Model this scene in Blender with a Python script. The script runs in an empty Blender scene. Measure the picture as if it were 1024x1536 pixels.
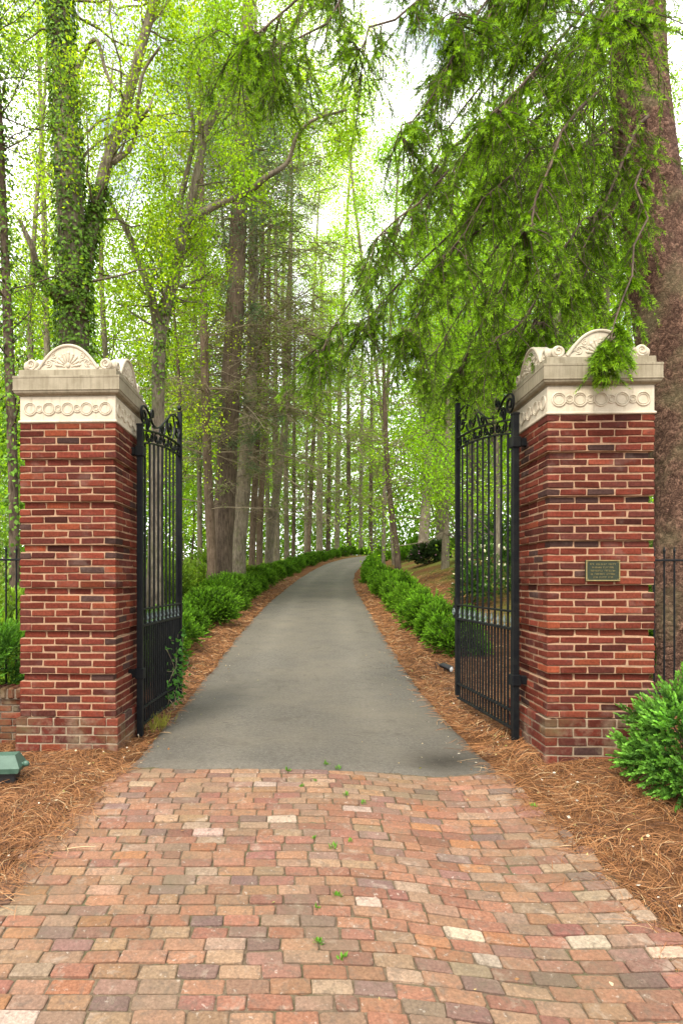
import bpy, math, random
import numpy as np
from mathutils import Vector, Matrix

sc = bpy.context.scene
COL = sc.collection
R = math.radians
F, PX, HZ, CAMZ = 930.0, 428.0, 870.0, 1.52          # focal length, principal column, horizon row (photo pixels), eye height
def P(px, py, Y):
    return np.array([(px-PX)/F*Y, Y, CAMZ+(HZ-py)/F*Y])

# ------------------------------------------------------------------ mesh helpers
class MB:
    def __init__(s): s.v=[]; s.q=[]; s.t=[]; s.c=[]; s.n=0
    def add(s, v, q=None, t=None, col=(1,1,1)):
        v=np.asarray(v,dtype=np.float64).reshape(-1,3); k=len(v)
        if q is not None and len(q): s.q.append(np.asarray(q,dtype=np.int64).reshape(-1,4)+s.n)
        if t is not None and len(t): s.t.append(np.asarray(t,dtype=np.int64).reshape(-1,3)+s.n)
        c=np.asarray(col,dtype=np.float64)
        if c.ndim==1: c=np.tile(c[:3],(k,1))
        s.v.append(v); s.c.append(c); s.n+=k
        return s
    def build(s, name, mat, parent=None, smooth=False, origin=None):
        v=np.concatenate(s.v); c=np.concatenate(s.c)
        q=np.concatenate(s.q) if s.q else np.zeros((0,4),int)
        t=np.concatenate(s.t) if s.t else np.zeros((0,3),int)
        if origin is not None: v=v-np.asarray(origin)
        me=bpy.data.meshes.new(name)
        me.vertices.add(len(v)); me.vertices.foreach_set('co', v.astype(np.float32).ravel())
        nl=len(q)*4+len(t)*3; me.loops.add(nl)
        me.loops.foreach_set('vertex_index', np.concatenate([q.ravel(),t.ravel()]).astype(np.int32))
        npoly=len(q)+len(t); me.polygons.add(npoly)
        ls=np.concatenate([np.arange(len(q))*4, len(q)*4+np.arange(len(t))*3]).astype(np.int32)
        lt=np.concatenate([np.full(len(q),4),np.full(len(t),3)]).astype(np.int32)
        me.polygons.foreach_set('loop_start', ls); me.polygons.foreach_set('loop_total', lt)
        me.polygons.foreach_set('use_smooth', np.full(npoly,bool(smooth)))
        a=me.color_attributes.new('Col','FLOAT_COLOR','POINT')
        a.data.foreach_set('color', np.concatenate([c,np.ones((len(c),1))],1).astype(np.float32).ravel())
        me.update(calc_edges=True); me.validate()
        me.materials.append(mat)
        o=bpy.data.objects.new(name, me); COL.objects.link(o)
        if parent is not None: o.parent=parent
        elif origin is not None: o.location=tuple(float(x) for x in origin)
        return o
def tag(o, label=None, cat=None, group=None, kind=None):
    if label: o['label']=label
    if cat: o['category']=cat
    if group: o['group']=group
    if kind: o['kind']=kind
    return o
def thing(name, label, cat, loc=(0,0,0), rotz=0, group=None):
    o=bpy.data.objects.new(name,None); COL.objects.link(o); o.empty_display_size=.2
    o.location=tuple(float(x) for x in loc); o.rotation_euler=(0,0,rotz)
    return tag(o,label,cat,group)
def dup(root, loc, rotz=0, scale=1.0, label=None, group=None):
    r=root.copy(); COL.objects.link(r); r.location=tuple(float(x) for x in loc); r.rotation_euler=(0,0,rotz)
    r.scale=(scale,)*3 if np.isscalar(scale) else scale
    if label: r['label']=label
    if group: r['group']=group
    for ch in list(root.children):
        c=ch.copy(); COL.objects.link(c); c.parent=r
        for g in list(ch.children):
            d=g.copy(); COL.objects.link(d); d.parent=c
    return r

def cbox(ctr, size, ch=0.003, jit=0.0, rg=None):
    """chamfered box: 24 verts, all quads + 8 corner tris"""
    c=np.asarray(ctr,float); h=np.asarray(size,float)/2
    ch=min(ch, h.min()*.9); V=[]; idx={}
    for sx in (-1,1):
        for sy in (-1,1):
            for sz in (-1,1):
                cor=h*np.array([sx,sy,sz])
                if rg is not None and jit: cor=cor+rg.uniform(-jit,jit,3)
                for a in range(3):
                    p=cor.copy()
                    for b in range(3):
                        if b!=a: p[b]-=ch*(sx,sy,sz)[b]
                    idx[(sx,sy,sz,a)]=len(V); V.append(p+c)
    q=[];t=[]
    for a in range(3):
        b,d=(a+1)%3,(a+2)%3
        for s in (-1,1):
            f=[]
            for (u,w) in ((-1,-1),(1,-1),(1,1),(-1,1)):
                k=[0,0,0]; k[a]=s;k[b]=u;k[d]=w; f.append(idx[(*k,a)])
            q.append(f if s>0 else f[::-1])
        for u in (-1,1):
            for w in (-1,1):
                k0=[0,0,0];k1=[0,0,0]; k0[a]=-1;k1[a]=1; k0[b]=k1[b]=u; k0[d]=k1[d]=w
                f=[idx[(*k0,b)],idx[(*k1,b)],idx[(*k1,d)],idx[(*k0,d)]]
                q.append(f if u*w>0 else f[::-1])
    for sx in (-1,1):
        for sy in (-1,1):
            for sz in (-1,1):
                f=[idx[(sx,sy,sz,0)],idx[(sx,sy,sz,1)],idx[(sx,sy,sz,2)]]
                t.append(f if sx*sy*sz>0 else f[::-1])
    return np.array(V),np.array(q),np.array(t)

def norm(v): return v/np.maximum(np.linalg.norm(v,axis=-1,keepdims=True),1e-9)
def tubes(pts, rad, sides=5, rough=0, rg=None):
    """pts (T,P,3), rad (T,P) -> verts, quads"""
    pts=np.asarray(pts,float); rad=np.asarray(rad,float); T,Pn,_=pts.shape
    tan=np.gradient(pts,axis=1); tan=norm(tan)
    ref=np.zeros((T,1,3)); avg=norm(pts[:,-1]-pts[:,0])
    vert=np.abs(avg[:,2])>.8
    ref[:,0]=np.where(vert[:,None],np.array([1.,0.05,0]),np.array([0,0.05,1.]))
    n1=norm(np.cross(tan,ref)); n2=np.cross(tan,n1)
    a=np.arange(sides)/sides*2*np.pi
    rr=rad[:,:,None,None]*np.ones((1,1,sides,1))
    if rough and rg is not None: rr=rr*(1+rg.uniform(-rough,rough,rr.shape))
    v=pts[:,:,None,:]+rr*(n1[:,:,None,:]*np.cos(a)[None,None,:,None]+n2[:,:,None,:]*np.sin(a)[None,None,:,None])
    base=(np.arange(T)[:,None,None]*Pn+np.arange(Pn-1)[None,:,None])*sides
    k=np.arange(sides)[None,None,:]; k2=(k+1)%sides
    q=np.stack([base+k,base+k2,base+sides+k2,base+sides+k],-1).reshape(-1,4)
    return v.reshape(-1,3),q
def catmull(pts, n):
    p=np.asarray(pts,float)
    if len(p)<3:
        t=np.linspace(0,1,n)[:,None]; return p[0]*(1-t)+p[-1]*t
    p=np.vstack([2*p[0]-p[1],p,2*p[-1]-p[-2]]); m=len(p)-3
    t=np.linspace(0,m-1e-6,n); i=t.astype(int); f=(t-i)[:,None]
    a,b,c,d=p[i],p[i+1],p[i+2],p[i+3]
    return .5*((2*b)+(c-a)*f+(2*a-5*b+4*c-d)*f**2+(3*b-a-3*c+d)*f**3)
def tube1(mb, pts, rad, sides=8, n=None, col=(1,1,1), rough=0, rg=None, cap=False):
    pts=np.asarray(pts,float); rad=np.asarray(rad,float)
    if rad.ndim==0: rad=np.full(len(pts),float(rad))
    if n:
        full=catmull(np.hstack([pts,rad[:,None]]),n); pts,rad=full[:,:3],np.maximum(full[:,3],.001)
    v,q=tubes(pts[None],rad[None],sides,rough,rg); t=None
    if cap:
        k=len(v); v=np.vstack([v,pts[0],pts[-1]]); s=sides; e=k-s
        t=[[k,(i+1)%s,i] for i in range(s)]+[[k+1,e+i,e+(i+1)%s] for i in range(s)]
    mb.add(v,q,t,col); return pts,rad
def leaves(centers, u, w, L, W, fold=0.0):
    """rhombic leaves: centers (N,3) base, u (N,3) axis, w (N,3) side"""
    u=norm(u); w=norm(w-(w*u).sum(-1,keepdims=True)*u); n=np.cross(u,w)
    L=np.asarray(L)[...,None]; W=np.asarray(W)[...,None]
    b=centers; tip=centers+u*L-n*fold*L; m=centers+u*L*.45
    l=m+w*W*.5+n*fold*L*.5; r=m-w*W*.5+n*fold*L*.5
    v=np.stack([b,r,tip,l],1).reshape(-1,3); N=len(centers)
    return v, np.arange(N*4).reshape(-1,4)
def rep(c,k): return np.repeat(c,k,axis=0)
def rdir(rg,n): return norm(rg.normal(size=(n,3)))
def smooth(a,b,x): t=np.clip((x-a)/(b-a),0,1); return t*t*(3-2*t)

# ------------------------------------------------------------------ materials
class NT:
    def __init__(s,name):
        s.m=bpy.data.materials.new(name); s.m.use_nodes=True; s.t=s.m.node_tree; s.t.nodes.clear()
        s.out=s.t.nodes.new('ShaderNodeOutputMaterial')
    def n(s,typ,**k):
        x=s.t.nodes.new('ShaderNode'+typ)
        for a,b in k.items():
            if a.startswith('i_'): x.inputs[a[2:].replace('_',' ')].default_value=b
            else: setattr(x,a,b)
        return x
    def l(s,a,b): s.t.links.new(a,b)
    def noise(s,scale,detail=4,rough=.55,vec=None,dist=0):
        x=s.n('TexNoise'); x.inputs['Scale'].default_value=scale; x.inputs['Detail'].default_value=detail
        x.inputs['Roughness'].default_value=rough; x.inputs['Distortion'].default_value=dist
        s.l(vec if vec is not None else s.coord(),x.inputs['Vector']); return x.outputs['Fac']
    def coord(s):
        if not hasattr(s,'_c'): s._c=s.n('TexCoord')
        return s._c.outputs['Object']
    def mapping(s,scale=(1,1,1),vec=None):
        m=s.n('Mapping'); m.inputs['Scale'].default_value=scale; s.l(vec if vec is not None else s.coord(),m.inputs['Vector']); return m.outputs[0]
    def ramp(s,fac,*stops):
        r=s.n('ValToRGB'); e=r.color_ramp.elements
        while len(e)<len(stops): e.new(.5)
        for x,(p,c) in zip(e,stops):
            x.position=p; x.color=(*c,1) if not np.isscalar(c) else (c,c,c,1)
        s.l(fac,r.inputs[0]); return r.outputs[0]
    def mix(s,fac,a,b,mode='MIX'):
        x=s.n('Mix',data_type='RGBA',blend_type=mode)
        for sock,val in ((x.inputs[0],fac),(x.inputs[6],a),(x.inputs[7],b)):
            if hasattr(val,'is_output'): s.l(val,sock)
            elif np.isscalar(val): sock.default_value=val
            else: sock.default_value=(*val,1)
        return x.outputs[2]
    def math(s,op,a,b):
        x=s.n('Math',operation=op)
        for i,v in enumerate((a,b)):
            if hasattr(v,'is_output'): s.l(v,x.inputs[i])
            else: x.inputs[i].default_value=v
        return x.outputs[0]
    def vcol(s): return s.n('Attribute',attribute_name='Col').outputs['Color']
    def bump(s,h,strength=.5,dist=.01):
        b=s.n('Bump'); b.inputs['Strength'].default_value=strength; b.inputs['Distance'].default_value=dist
        s.l(h,b.inputs['Height']); return b.outputs[0]
    def pbr(s,col,rough=.8,nrm=None,spec=.3,metal=0):
        p=s.n('BsdfPrincipled')
        if hasattr(col,'is_output'): s.l(col,p.inputs['Base Color'])
        else: p.inputs['Base Color'].default_value=(*col,1)
        if hasattr(rough,'is_output'): s.l(rough,p.inputs['Roughness'])
        else: p.inputs['Roughness'].default_value=rough
        p.inputs['Specular IOR Level'].default_value=spec; p.inputs['Metallic'].default_value=metal
        if nrm is not None: s.l(nrm,p.inputs['Normal'])
        s.l(p.outputs[0],s.out.inputs[0]); return s.m

def leaf_mat(name, trans=.45, tint=(1.25,1.15,.5), rough=.45, spec=.25, vary=.25):
    k=NT(name); c=k.vcol()
    rnd=k.n('ObjectInfo').outputs['Random']
    c=k.mix(1.0,c,k.ramp(rnd,(0,(1-vary,1-vary*.7,1-vary)),(1,(1+vary*.6,1+vary*.4,1))),'MULTIPLY')
    p=k.n('BsdfPrincipled'); k.l(c,p.inputs['Base Color']); p.inputs['Roughness'].default_value=rough; p.inputs['Specular IOR Level'].default_value=spec
    t=k.n('BsdfTranslucent'); k.l(k.mix(1.0,c,tint,'MULTIPLY'),t.inputs[0])
    m=k.n('MixShader'); m.inputs[0].default_value=trans; k.l(p.outputs[0],m.inputs[1]); k.l(t.outputs[0],m.inputs[2])
    k.l(m.outputs[0],k.out.inputs[0]); return k.m

def make_materials():
    M={}
    k=NT('brick'); c=k.vcol(); n1=k.noise(55,6,.65); n2=k.noise(9,4); 
    c=k.mix(1.0,c,k.ramp(n1,(.3,(.62,.60,.60)),(.7,(1.28,1.25,1.22))),'MULTIPLY')
    c=k.mix(k.ramp(n2,(.58,0.),(.78,.30)),c,(.085,.055,.048))
    gr=k.noise(4.0,5,.6); c=k.mix(k.ramp(gr,(.58,0.),(.78,.32)),c,(.26,.20,.165))
    M['brick']=k.pbr(c,.85,k.bump(k.noise(160,5,.7),.55,.006),.08)
    k=NT('mortar'); c=k.vcol(); n=k.noise(30,6,.7)
    c=k.mix(1.0,c,k.ramp(n,(.3,(.7,.68,.64)),(.7,(1.15,1.15,1.15))),'MULTIPLY')
    M['mortar']=k.pbr(c,.95,k.bump(k.noise(220,4,.7),.6,.004),.1)
    # plinth bricks: limewashed, mossy
    k=NT('plinth_brick'); c=k.vcol(); n1=k.noise(50,6,.65)
    c=k.mix(1.0,c,k.ramp(n1,(.3,(.65,.62,.6)),(.7,(1.25,1.25,1.25))),'MULTIPLY')
    w=k.noise(5.5,6,.65); c=k.mix(k.ramp(w,(.48,0.),(.70,.62)),c,(.26,.20,.14))
    g=k.noise(3.2,5,.6); c=k.mix(k.ramp(g,(.52,0.),(.72,.5)),c,(.13,.12,.055))
    M['plinth']=k.pbr(c,.92,k.bump(k.noise(140,5,.7),.6,.006),.15)
    k=NT('limestone_pale'); n=k.noise(7,6,.6); f=k.noise(90,4,.6)
    c=k.ramp(n,(.3,(.44,.385,.29)),(.7,(.545,.49,.385)))
    c=k.mix(k.ramp(f,(.35,.18),(.6,0.)),c,(.30,.245,.175))
    c=k.mix(k.ramp(k.noise(1,5,.65,k.mapping((26,26,3))),(.54,0.),(.76,.5)),c,(.20,.165,.11))
    M['stone']=k.pbr(c,.85,k.bump(f,.25,.003),.2)
    k=NT('limestone_weathered'); n=k.noise(6,6,.65); st=k.noise(1,5,.6,k.mapping((38,38,2.5))); f=k.noise(90,4,.6)
    c=k.ramp(n,(.3,(.195,.168,.115)),(.7,(.315,.28,.205)))
    c=k.mix(k.ramp(st,(.45,0.),(.75,.6)),c,(.13,.105,.065))
    c=k.mix(k.ramp(k.noise(2.5,5,.6),(.55,0.),(.75,.4)),c,(.12,.11,.06))
    M['stone_old']=k.pbr(c,.9,k.bump(f,.35,.004),.15)
    k=NT('black_iron'); n=k.noise(14,5,.6)
    c=k.ramp(n,(.35,(.004,.005,.007)),(.75,(.012,.013,.013)))
    c=k.mix(k.ramp(k.noise(3,4),(.55,0.),(.8,.35)),c,(.030,.031,.018))
    M['iron']=k.pbr(c,.5,k.bump(k.noise(120,3),.2,.002),.16)
    k=NT('dusty_iron'); n=k.noise(20,5,.6)
    M['iron_pale']=k.pbr(k.ramp(n,(.35,(.06,.085,.085)),(.7,(.16,.20,.19))),.5,None,.5)
    k=NT('bronze'); n=k.noise(60,4); M['bronze']=k.pbr(k.ramp(n,(.3,(.014,.022,.012)),(.7,(.028,.036,.018))),.45,k.bump(n,.2,.002),.4,.3)
    k=NT('bronze_edge'); n=k.noise(60,4); M['bronze_edge']=k.pbr(k.ramp(n,(.3,(.16,.13,.05)),(.7,(.27,.22,.09))),.4,None,.5,.4)
    k=NT('green_paint'); n=k.noise(18,5,.6); M['green_paint']=k.pbr(k.ramp(n,(.3,(.038,.085,.060)),(.7,(.065,.125,.092))),.5,k.bump(k.noise(150,3),.15,.002),.4)
    k=NT('black_plastic'); M['black']=k.pbr((.012,.012,.013),.4,None,.4)
    k=NT('lamp_glass'); M['glass']=k.pbr((.6,.62,.62),.1,None,.8)
    # paving
    k=NT('paver_brick'); c=k.mix(1.0,k.vcol(),(.90,.88,.90),'MULTIPLY'); n1=k.noise(70,6,.7); n2=k.noise(17,7,.72,dist=.8)
    c=k.mix(1.0,c,k.ramp(n1,(.25,(.52,.48,.46)),(.75,(1.40,1.38,1.34))),'MULTIPLY')
    c=k.mix(k.ramp(n2,(.50,0.),(.64,.65)),c,(.115,.085,.065))
    n3=k.noise(8,6,.72,dist=.5); c=k.mix(k.ramp(n3,(.56,0.),(.70,.60)),c,(.33,.265,.205))
    n5=k.noise(34,4,.6); c=k.mix(k.ramp(n5,(.64,0.),(.70,.55)),c,(.42,.37,.31))
    n4=k.noise(1.1,6,.68); c=k.mix(k.ramp(n4,(.46,0.),(.70,.55)),c,(.125,.105,.062))
    M['paver']=k.pbr(c,.85,k.bump(k.noise(95,6,.8),.9,.009),.2)
    k=NT('joint_soil'); n=k.noise(40,6,.7); g=k.noise(3.5,5,.65)
    c=k.ramp(n,(.3,(.065,.045,.030)),(.7,(.165,.125,.085)))
    c=k.mix(k.ramp(g,(.48,0.),(.64,.5)),c,(.055,.068,.026))
    M['soil']=k.pbr(c,.95,k.bump(n,.6,.01),.1)
    k=NT('asphalt'); f=k.noise(260,3,.75); m=k.noise(26,6,.65); b=k.noise(.8,6,.65); ag=k.n('TexVoronoi'); ag.inputs['Scale'].default_value=170; k.l(k.coord(),ag.inputs['Vector'])
    c=k.ramp(f,(.30,(.052,.049,.041)),(.70,(.165,.154,.128)))
    c=k.mix(k.ramp(ag.outputs['Distance'],(.10,.55),(.34,0.)),c,(.215,.20,.17))
    c=k.mix(k.ramp(k.noise(75,3,.7),(.56,0.),(.66,.5)),c,(.21,.195,.165)); c=k.mix(k.ramp(m,(.35,.45),(.60,0.)),c,(.055,.050,.040))
    c=k.mix(k.ramp(b,(.40,0.),(.68,.55)),c,(.150,.134,.102))
    c=k.mix(k.ramp(k.noise(2.3,6,.7,dist=1.),(.54,0.),(.66,.34)),c,(.062,.056,.045))
    vo=k.n('TexVoronoi',feature='DISTANCE_TO_EDGE'); vo.inputs['Scale'].default_value=1.15
    wv=k.n('TexNoise'); wv.inputs['Scale'].default_value=3.2; wv.inputs['Detail'].default_value=6; k.l(k.coord(),wv.inputs['Vector'])
    k.l(k.mix(.42,k.coord(),wv.outputs['Color']),vo.inputs['Vector'])
    cr=k.ramp(vo.outputs['Distance'],(.0,1.),(.0045,0.)); gate=k.ramp(k.noise(.55,3),(.52,0.),(.60,.6))
    crk=k.math('MULTIPLY',cr,gate); c=k.mix(crk,c,(.03,.028,.022))
    c=k.mix(1.0,c,(1.0,.985,1.01),'MULTIPLY'); c=k.mix(1.0,c,k.vcol(),'MULTIPLY')
    h=k.math('SUBTRACT',f,k.math('MULTIPLY',crk,1.5))
    M['asphalt']=k.pbr(c,.92,k.bump(h,.8,.010),.12)
    k=NT('ground_litter'); n=k.noise(9,7,.7); f=k.noise(70,5,.7); 
    c=k.ramp(n,(.28,(.055,.026,.013)),(.5,(.14,.066,.03)),(.75,(.24,.125,.06)))
    c=k.mix(1.0,c,k.ramp(f,(.3,(.55,.5,.48)),(.7,(1.3,1.3,1.3))),'MULTIPLY')
    c2=k.ramp(k.noise(30,5,.7),(.3,(.07,.13,.015)),(.7,(.22,.30,.06)))
    c=k.mix(k.vcol(),c,c2)
    M['ground']=k.pbr(c,.95,k.bump(f,.9,.03),.05)
    k=NT('pine_needles'); M['straw']=k.pbr(k.vcol(),.6,None,.25)
    # bark
    def bark(name,dark,light,sx=26,sz=4,bs=.9,bd=.02,moss=0,mosscol=(.10,.13,.03)):
        k=NT(name); v=k.mapping((sx,sx,sz)); n=k.noise(1,6,.7,v,.4); b=k.noise(2.2,4)
        c=k.ramp(n,(.33,dark),(.66,light)); c=k.mix(1.0,c,k.ramp(b,(.3,(.7,.7,.7)),(.7,(1.2,1.2,1.2))),'MULTIPLY')
        if moss: c=k.mix(k.ramp(k.noise(3,5,.65),(.50,0.),(.66,moss)),c,mosscol)
        return k.pbr(c,.92,k.bump(n,bs,bd),.1)
    M['bark_grey']=bark('bark_grey',(0.075,0.058,0.041),(0.266,0.225,0.167),24,4.5,moss=.35)
    M['bark_brown']=bark('bark_brown',(0.049,0.035,0.024),(0.15,0.112,0.081),20,3.5,bd=.03)
    M['bark_pale']=bark('bark_pale',(0.115,0.092,0.067),(0.266,0.225,0.173),10,4,.4,.01)
    M['bark_red']=bark('bark_red',(0.064,0.043,0.027),(0.185,0.135,0.095),22,4)
    M['twig']=bark('dead_twig',(.13,.10,.065),(.34,.28,.19),40,20,.3,.004)
    k=NT('spruce_bark')
    dn=k.n('TexNoise'); dn.inputs['Scale'].default_value=11; dn.inputs['Detail'].default_value=5; k.l(k.coord(),dn.inputs['Vector'])
    vv=k.mapping((1,1,.62),k.mix(.22,k.coord(),dn.outputs['Color']))
    vo=k.n('TexVoronoi',feature='DISTANCE_TO_EDGE'); vo.inputs['Scale'].default_value=27; k.l(vv,vo.inputs['Vector'])
    vc=k.n('TexVoronoi'); vc.inputs['Scale'].default_value=27; k.l(vv,vc.inputs['Vector'])
    hgt=k.ramp(vo.outputs['Distance'],(.0,0.),(.22,.75),(.5,1.)); f=k.noise(60,5,.7)
    c=k.ramp(f,(.3,(.085,.048,.036)),(.7,(.215,.135,.100)))
    c=k.mix(1.0,c,k.ramp(vc.outputs['Color'],(.2,(.65,.62,.6)),(.8,(1.3,1.25,1.2))),'MULTIPLY')
    c=k.mix(k.ramp(vo.outputs['Distance'],(.015,.9),(.10,0.)),c,(.045,.024,.018))
    c=k.mix(k.ramp(k.noise(1.6,5,.65),(.50,0.),(.68,.55)),c,(.17,.155,.085))
    c=k.mix(1.0,c,k.vcol(),'MULTIPLY')
    M['bark_spruce']=k.pbr(c,.92,k.bump(k.math('ADD',hgt,k.math('MULTIPLY',f,.5)),.6,.015),.1)
    # leaves
    M['leaf']=leaf_mat('spring_leaf',.55,(1.45,1.22,.30),.55,.06)
    M['leaf_dark']=leaf_mat('evergreen_leaf',.22,(1.2,1.2,.6),.38,.4)
    M['hedge']=leaf_mat('hedge_leaf',.32,(1.2,1.2,.4),.45,.14,.15)
    M['needle']=leaf_mat('needle',.34,(1.3,1.2,.4),.55,.08,.1)
    M['ivy']=leaf_mat('ivy_leaf',.25,(1.2,1.2,.5),.45,.18)
    return M
M=make_materials()

# ------------------------------------------------------------------ terrain functions
_yy=np.linspace(-30,400,8601)
_prof=np.interp(_yy,[-30,0.6,5.06,8.6,10,12.5,16.3,20,26,32,40,48,55,58,63,70,400],[-.6,-.57,0,0,.07,.28,.57,.83,1.18,1.54,2.08,2.78,3.5,3.8,4.0,4.1,4.2])
_ker=np.hanning(41); _ker/=_ker.sum(); _ps=np.convolve(_prof,_ker,'same'); _ps[:30]=_prof[:30]; _ps[-30:]=_prof[-30:]
_cx=np.interp(_yy,[-30,4.9,8.3,12.5,16.3,20,26,32,40,48,54,58,62,66,70,400],[.21,.21,.29,.50,.74,1.0,1.48,2.05,3.05,4.55,6.7,9.2,13.0,17.5,22.,22.])
_ker2=np.hanning(81); _ker2/=_ker2.sum(); _cs=np.convolve(_cx,_ker2,'same'); _cs[:50]=.21; _cs[-60:]=22.
def prof(y): return np.interp(y,_yy,_ps)
def cx(y): return np.interp(y,_yy,_cs)
def hwp(y): return np.interp(y,[4,5.1,7,9,16,26,60],[1.55,1.55,1.56,1.6,1.58,1.48,1.45])
def hw(y): return hwp(y)*np.sqrt(1+((cx(np.asarray(y)+.3)-cx(np.asarray(y)-.3))/.6)**2)
def swale(x,y): return -.05*np.exp(-((x-1.2)/.55)**2)*smooth(7.4,5.4,y)*smooth(1.6,3.4,y)
def bend(x,y): return .15*smooth(.15,1.9,x)*(.45+.55*smooth(5.2,3.0,y))
def xl(y): return np.interp(y,[1,3.4,4.4,5.1],[-1.78,-1.64,-1.45,-1.36])
def xr(y): return np.interp(y,[1,3.0,4.2,5.1],[2.16,1.97,1.84,1.80])
def pave(x,y): return prof(y)+swale(x,y)
def G(x,y):
    x=np.asarray(x,float); y=np.asarray(y,float)
    z=prof(y)
    d=x-(cx(y)+hw(y)); r=.36*np.clip(d-1.2,0,3.2)*smooth(7,19,y)+.08*np.clip(d-4.4,0,14)*smooth(9,19,y); z=z+r*smooth(95,60,y)
    z=z+.085*smooth(1.85,2.5,x)*smooth(2.6,3.8,y)*smooth(8.5,6.5,y)
    z=z-.02*smooth(-1.4,-2.0,x)*smooth(8,6,y)
    dl=(cx(y)-hw(y))-x; z=z-.05*np.clip(dl-2.5,0,10)*smooth(9,16,y)
    bed=np.where(y>5.1,np.minimum(np.abs(x-cx(y))-hw(y),.5),np.minimum(np.minimum(xl(y)-x,.5),0)+np.minimum(0,0)+np.maximum(np.maximum(xl(y)-x,x-xr(y)),0))
    bed=np.clip(bed,0,.5)
    z=z+.035*smooth(.02,.3,bed)+.018*np.sin(x*3.1+1.3*np.sin(y*2.3))*np.cos(y*2.7+x)*smooth(.05,.4,bed)
    return z

def build_ground():
    xs=np.unique(np.round(np.concatenate([np.linspace(-400,-60,14),np.linspace(-60,-12,25),np.linspace(-12,-4,33),np.arange(-4,6,.1),np.linspace(6,16,41),np.linspace(16,60,23),np.linspace(60,400,14)]),3))
    ys=np.unique(np.round(np.concatenate([np.linspace(-60,0,13),np.arange(0,11,.12),np.linspace(11,30,80),np.linspace(30,76,80),np.linspace(76,130,21),np.linspace(130,600,16)]),3))
    X,Y=np.meshgrid(xs,ys); Z=G(X,Y)
    road=(np.abs(X-cx(Y))<hw(Y)-.03)&(Y>4.9)&(Y<72); apr=(X>xl(Y)+.03)&(X<xr(Y)-.03)&(Y<=5.1)&(Y>1.0)
    Z=np.where(road|apr,Z-.09,Z)
    # grass mask in Col: grassy clearing on the right slope, green far away
    d=X-(cx(Y)+hw(Y))
    g=smooth(1.8,3.0,d)*smooth(10,14,Y)*(.5+.5*np.sin(X*1.7+Y*.6)*np.cos(Y*.9-X*.4))*.85+smooth(45,75,Y)*.6+smooth(3,5.5,-d-3.2)*.7*smooth(8,12,Y)
    g=np.clip(g,0,1)
    mb=MB(); nx=len(xs); i=np.arange(len(ys)-1)[:,None]*nx+np.arange(nx-1)[None,:]
    q=np.stack([i,i+1,i+nx+1,i+nx],-1).reshape(-1,4)
    mb.add(np.stack([X,Y,Z],-1).reshape(-1,3),q,None,np.repeat(g.reshape(-1,1),3,1))
    tag(mb.build('ground',M['ground'],smooth=True),kind='structure')

def build_driveway():
    ys=np.concatenate([np.arange(0,1.0,.08)*1.0,np.arange(1,9,.2),np.arange(9,66,.7)]); n=29; t=np.linspace(-1,1,n)
    rg=np.random.default_rng(3); V=[];Cc=[]
    wob=np.interp(np.linspace(0,1,len(ys)),np.linspace(0,1,120),rg.uniform(-1,1,120))
    wob2=np.interp(np.linspace(0,1,len(ys)),np.linspace(0,1,120),rg.uniform(-1,1,120))
    for j,s in enumerate(ys):
        y=5.060+s; dy=.3; tx=float(cx(y+dy)-cx(y-dy)); L=math.hypot(tx,2*dy); nx,ny=2*dy/L,-tx/L
        w=float(hwp(y)); tt=t*w
        wl=w+.035*wob[j]; wr=w+.04*wob2[j]
        tt=np.where(t<0,t*wl,t*wr)
        k=smooth(1.6,6,s); x=float(cx(y))+tt*(nx*k+1*(1-k)); yy=y+tt*ny*k - bend(x,np.full(n,y))*smooth(1.2,0,s)+(.016*np.sin(x*9)+.012*np.sin(x*23+1)+.008*np.sin(x*51))*smooth(.35,0,s)
        z=pave(x,yy)-.012*t**2+.010-(.022 if j==0 else 0)
        z[0]-=.05; z[-1]-=.05
        V.append(np.stack([x,yy,z],-1))
        c=np.ones((n,3)); 
        # damp dirt patch by the right front corner, paler worn wheel tracks
        blot=np.exp(-(((x-1.35)/.32)**2+((yy-5.35)/.28)**2)); c*= (1-.6*blot)[:,None]
        tr=np.exp(-((np.abs(t)-.48)/.16)**2); c*=(1.08+.16*tr)[:,None]
        Cc.append(c)
    V=np.concatenate(V);Cc=np.concatenate(Cc); i=np.arange(len(ys)-1)[:,None]*n+np.arange(n-1)[None,:]
    q=np.stack([i,i+1,i+n+1,i+n],-1).reshape(-1,4)
    mb=MB(); mb.add(V,q,None,Cc); tag(mb.build('driveway',M['asphalt'],smooth=True),kind='structure')

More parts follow.
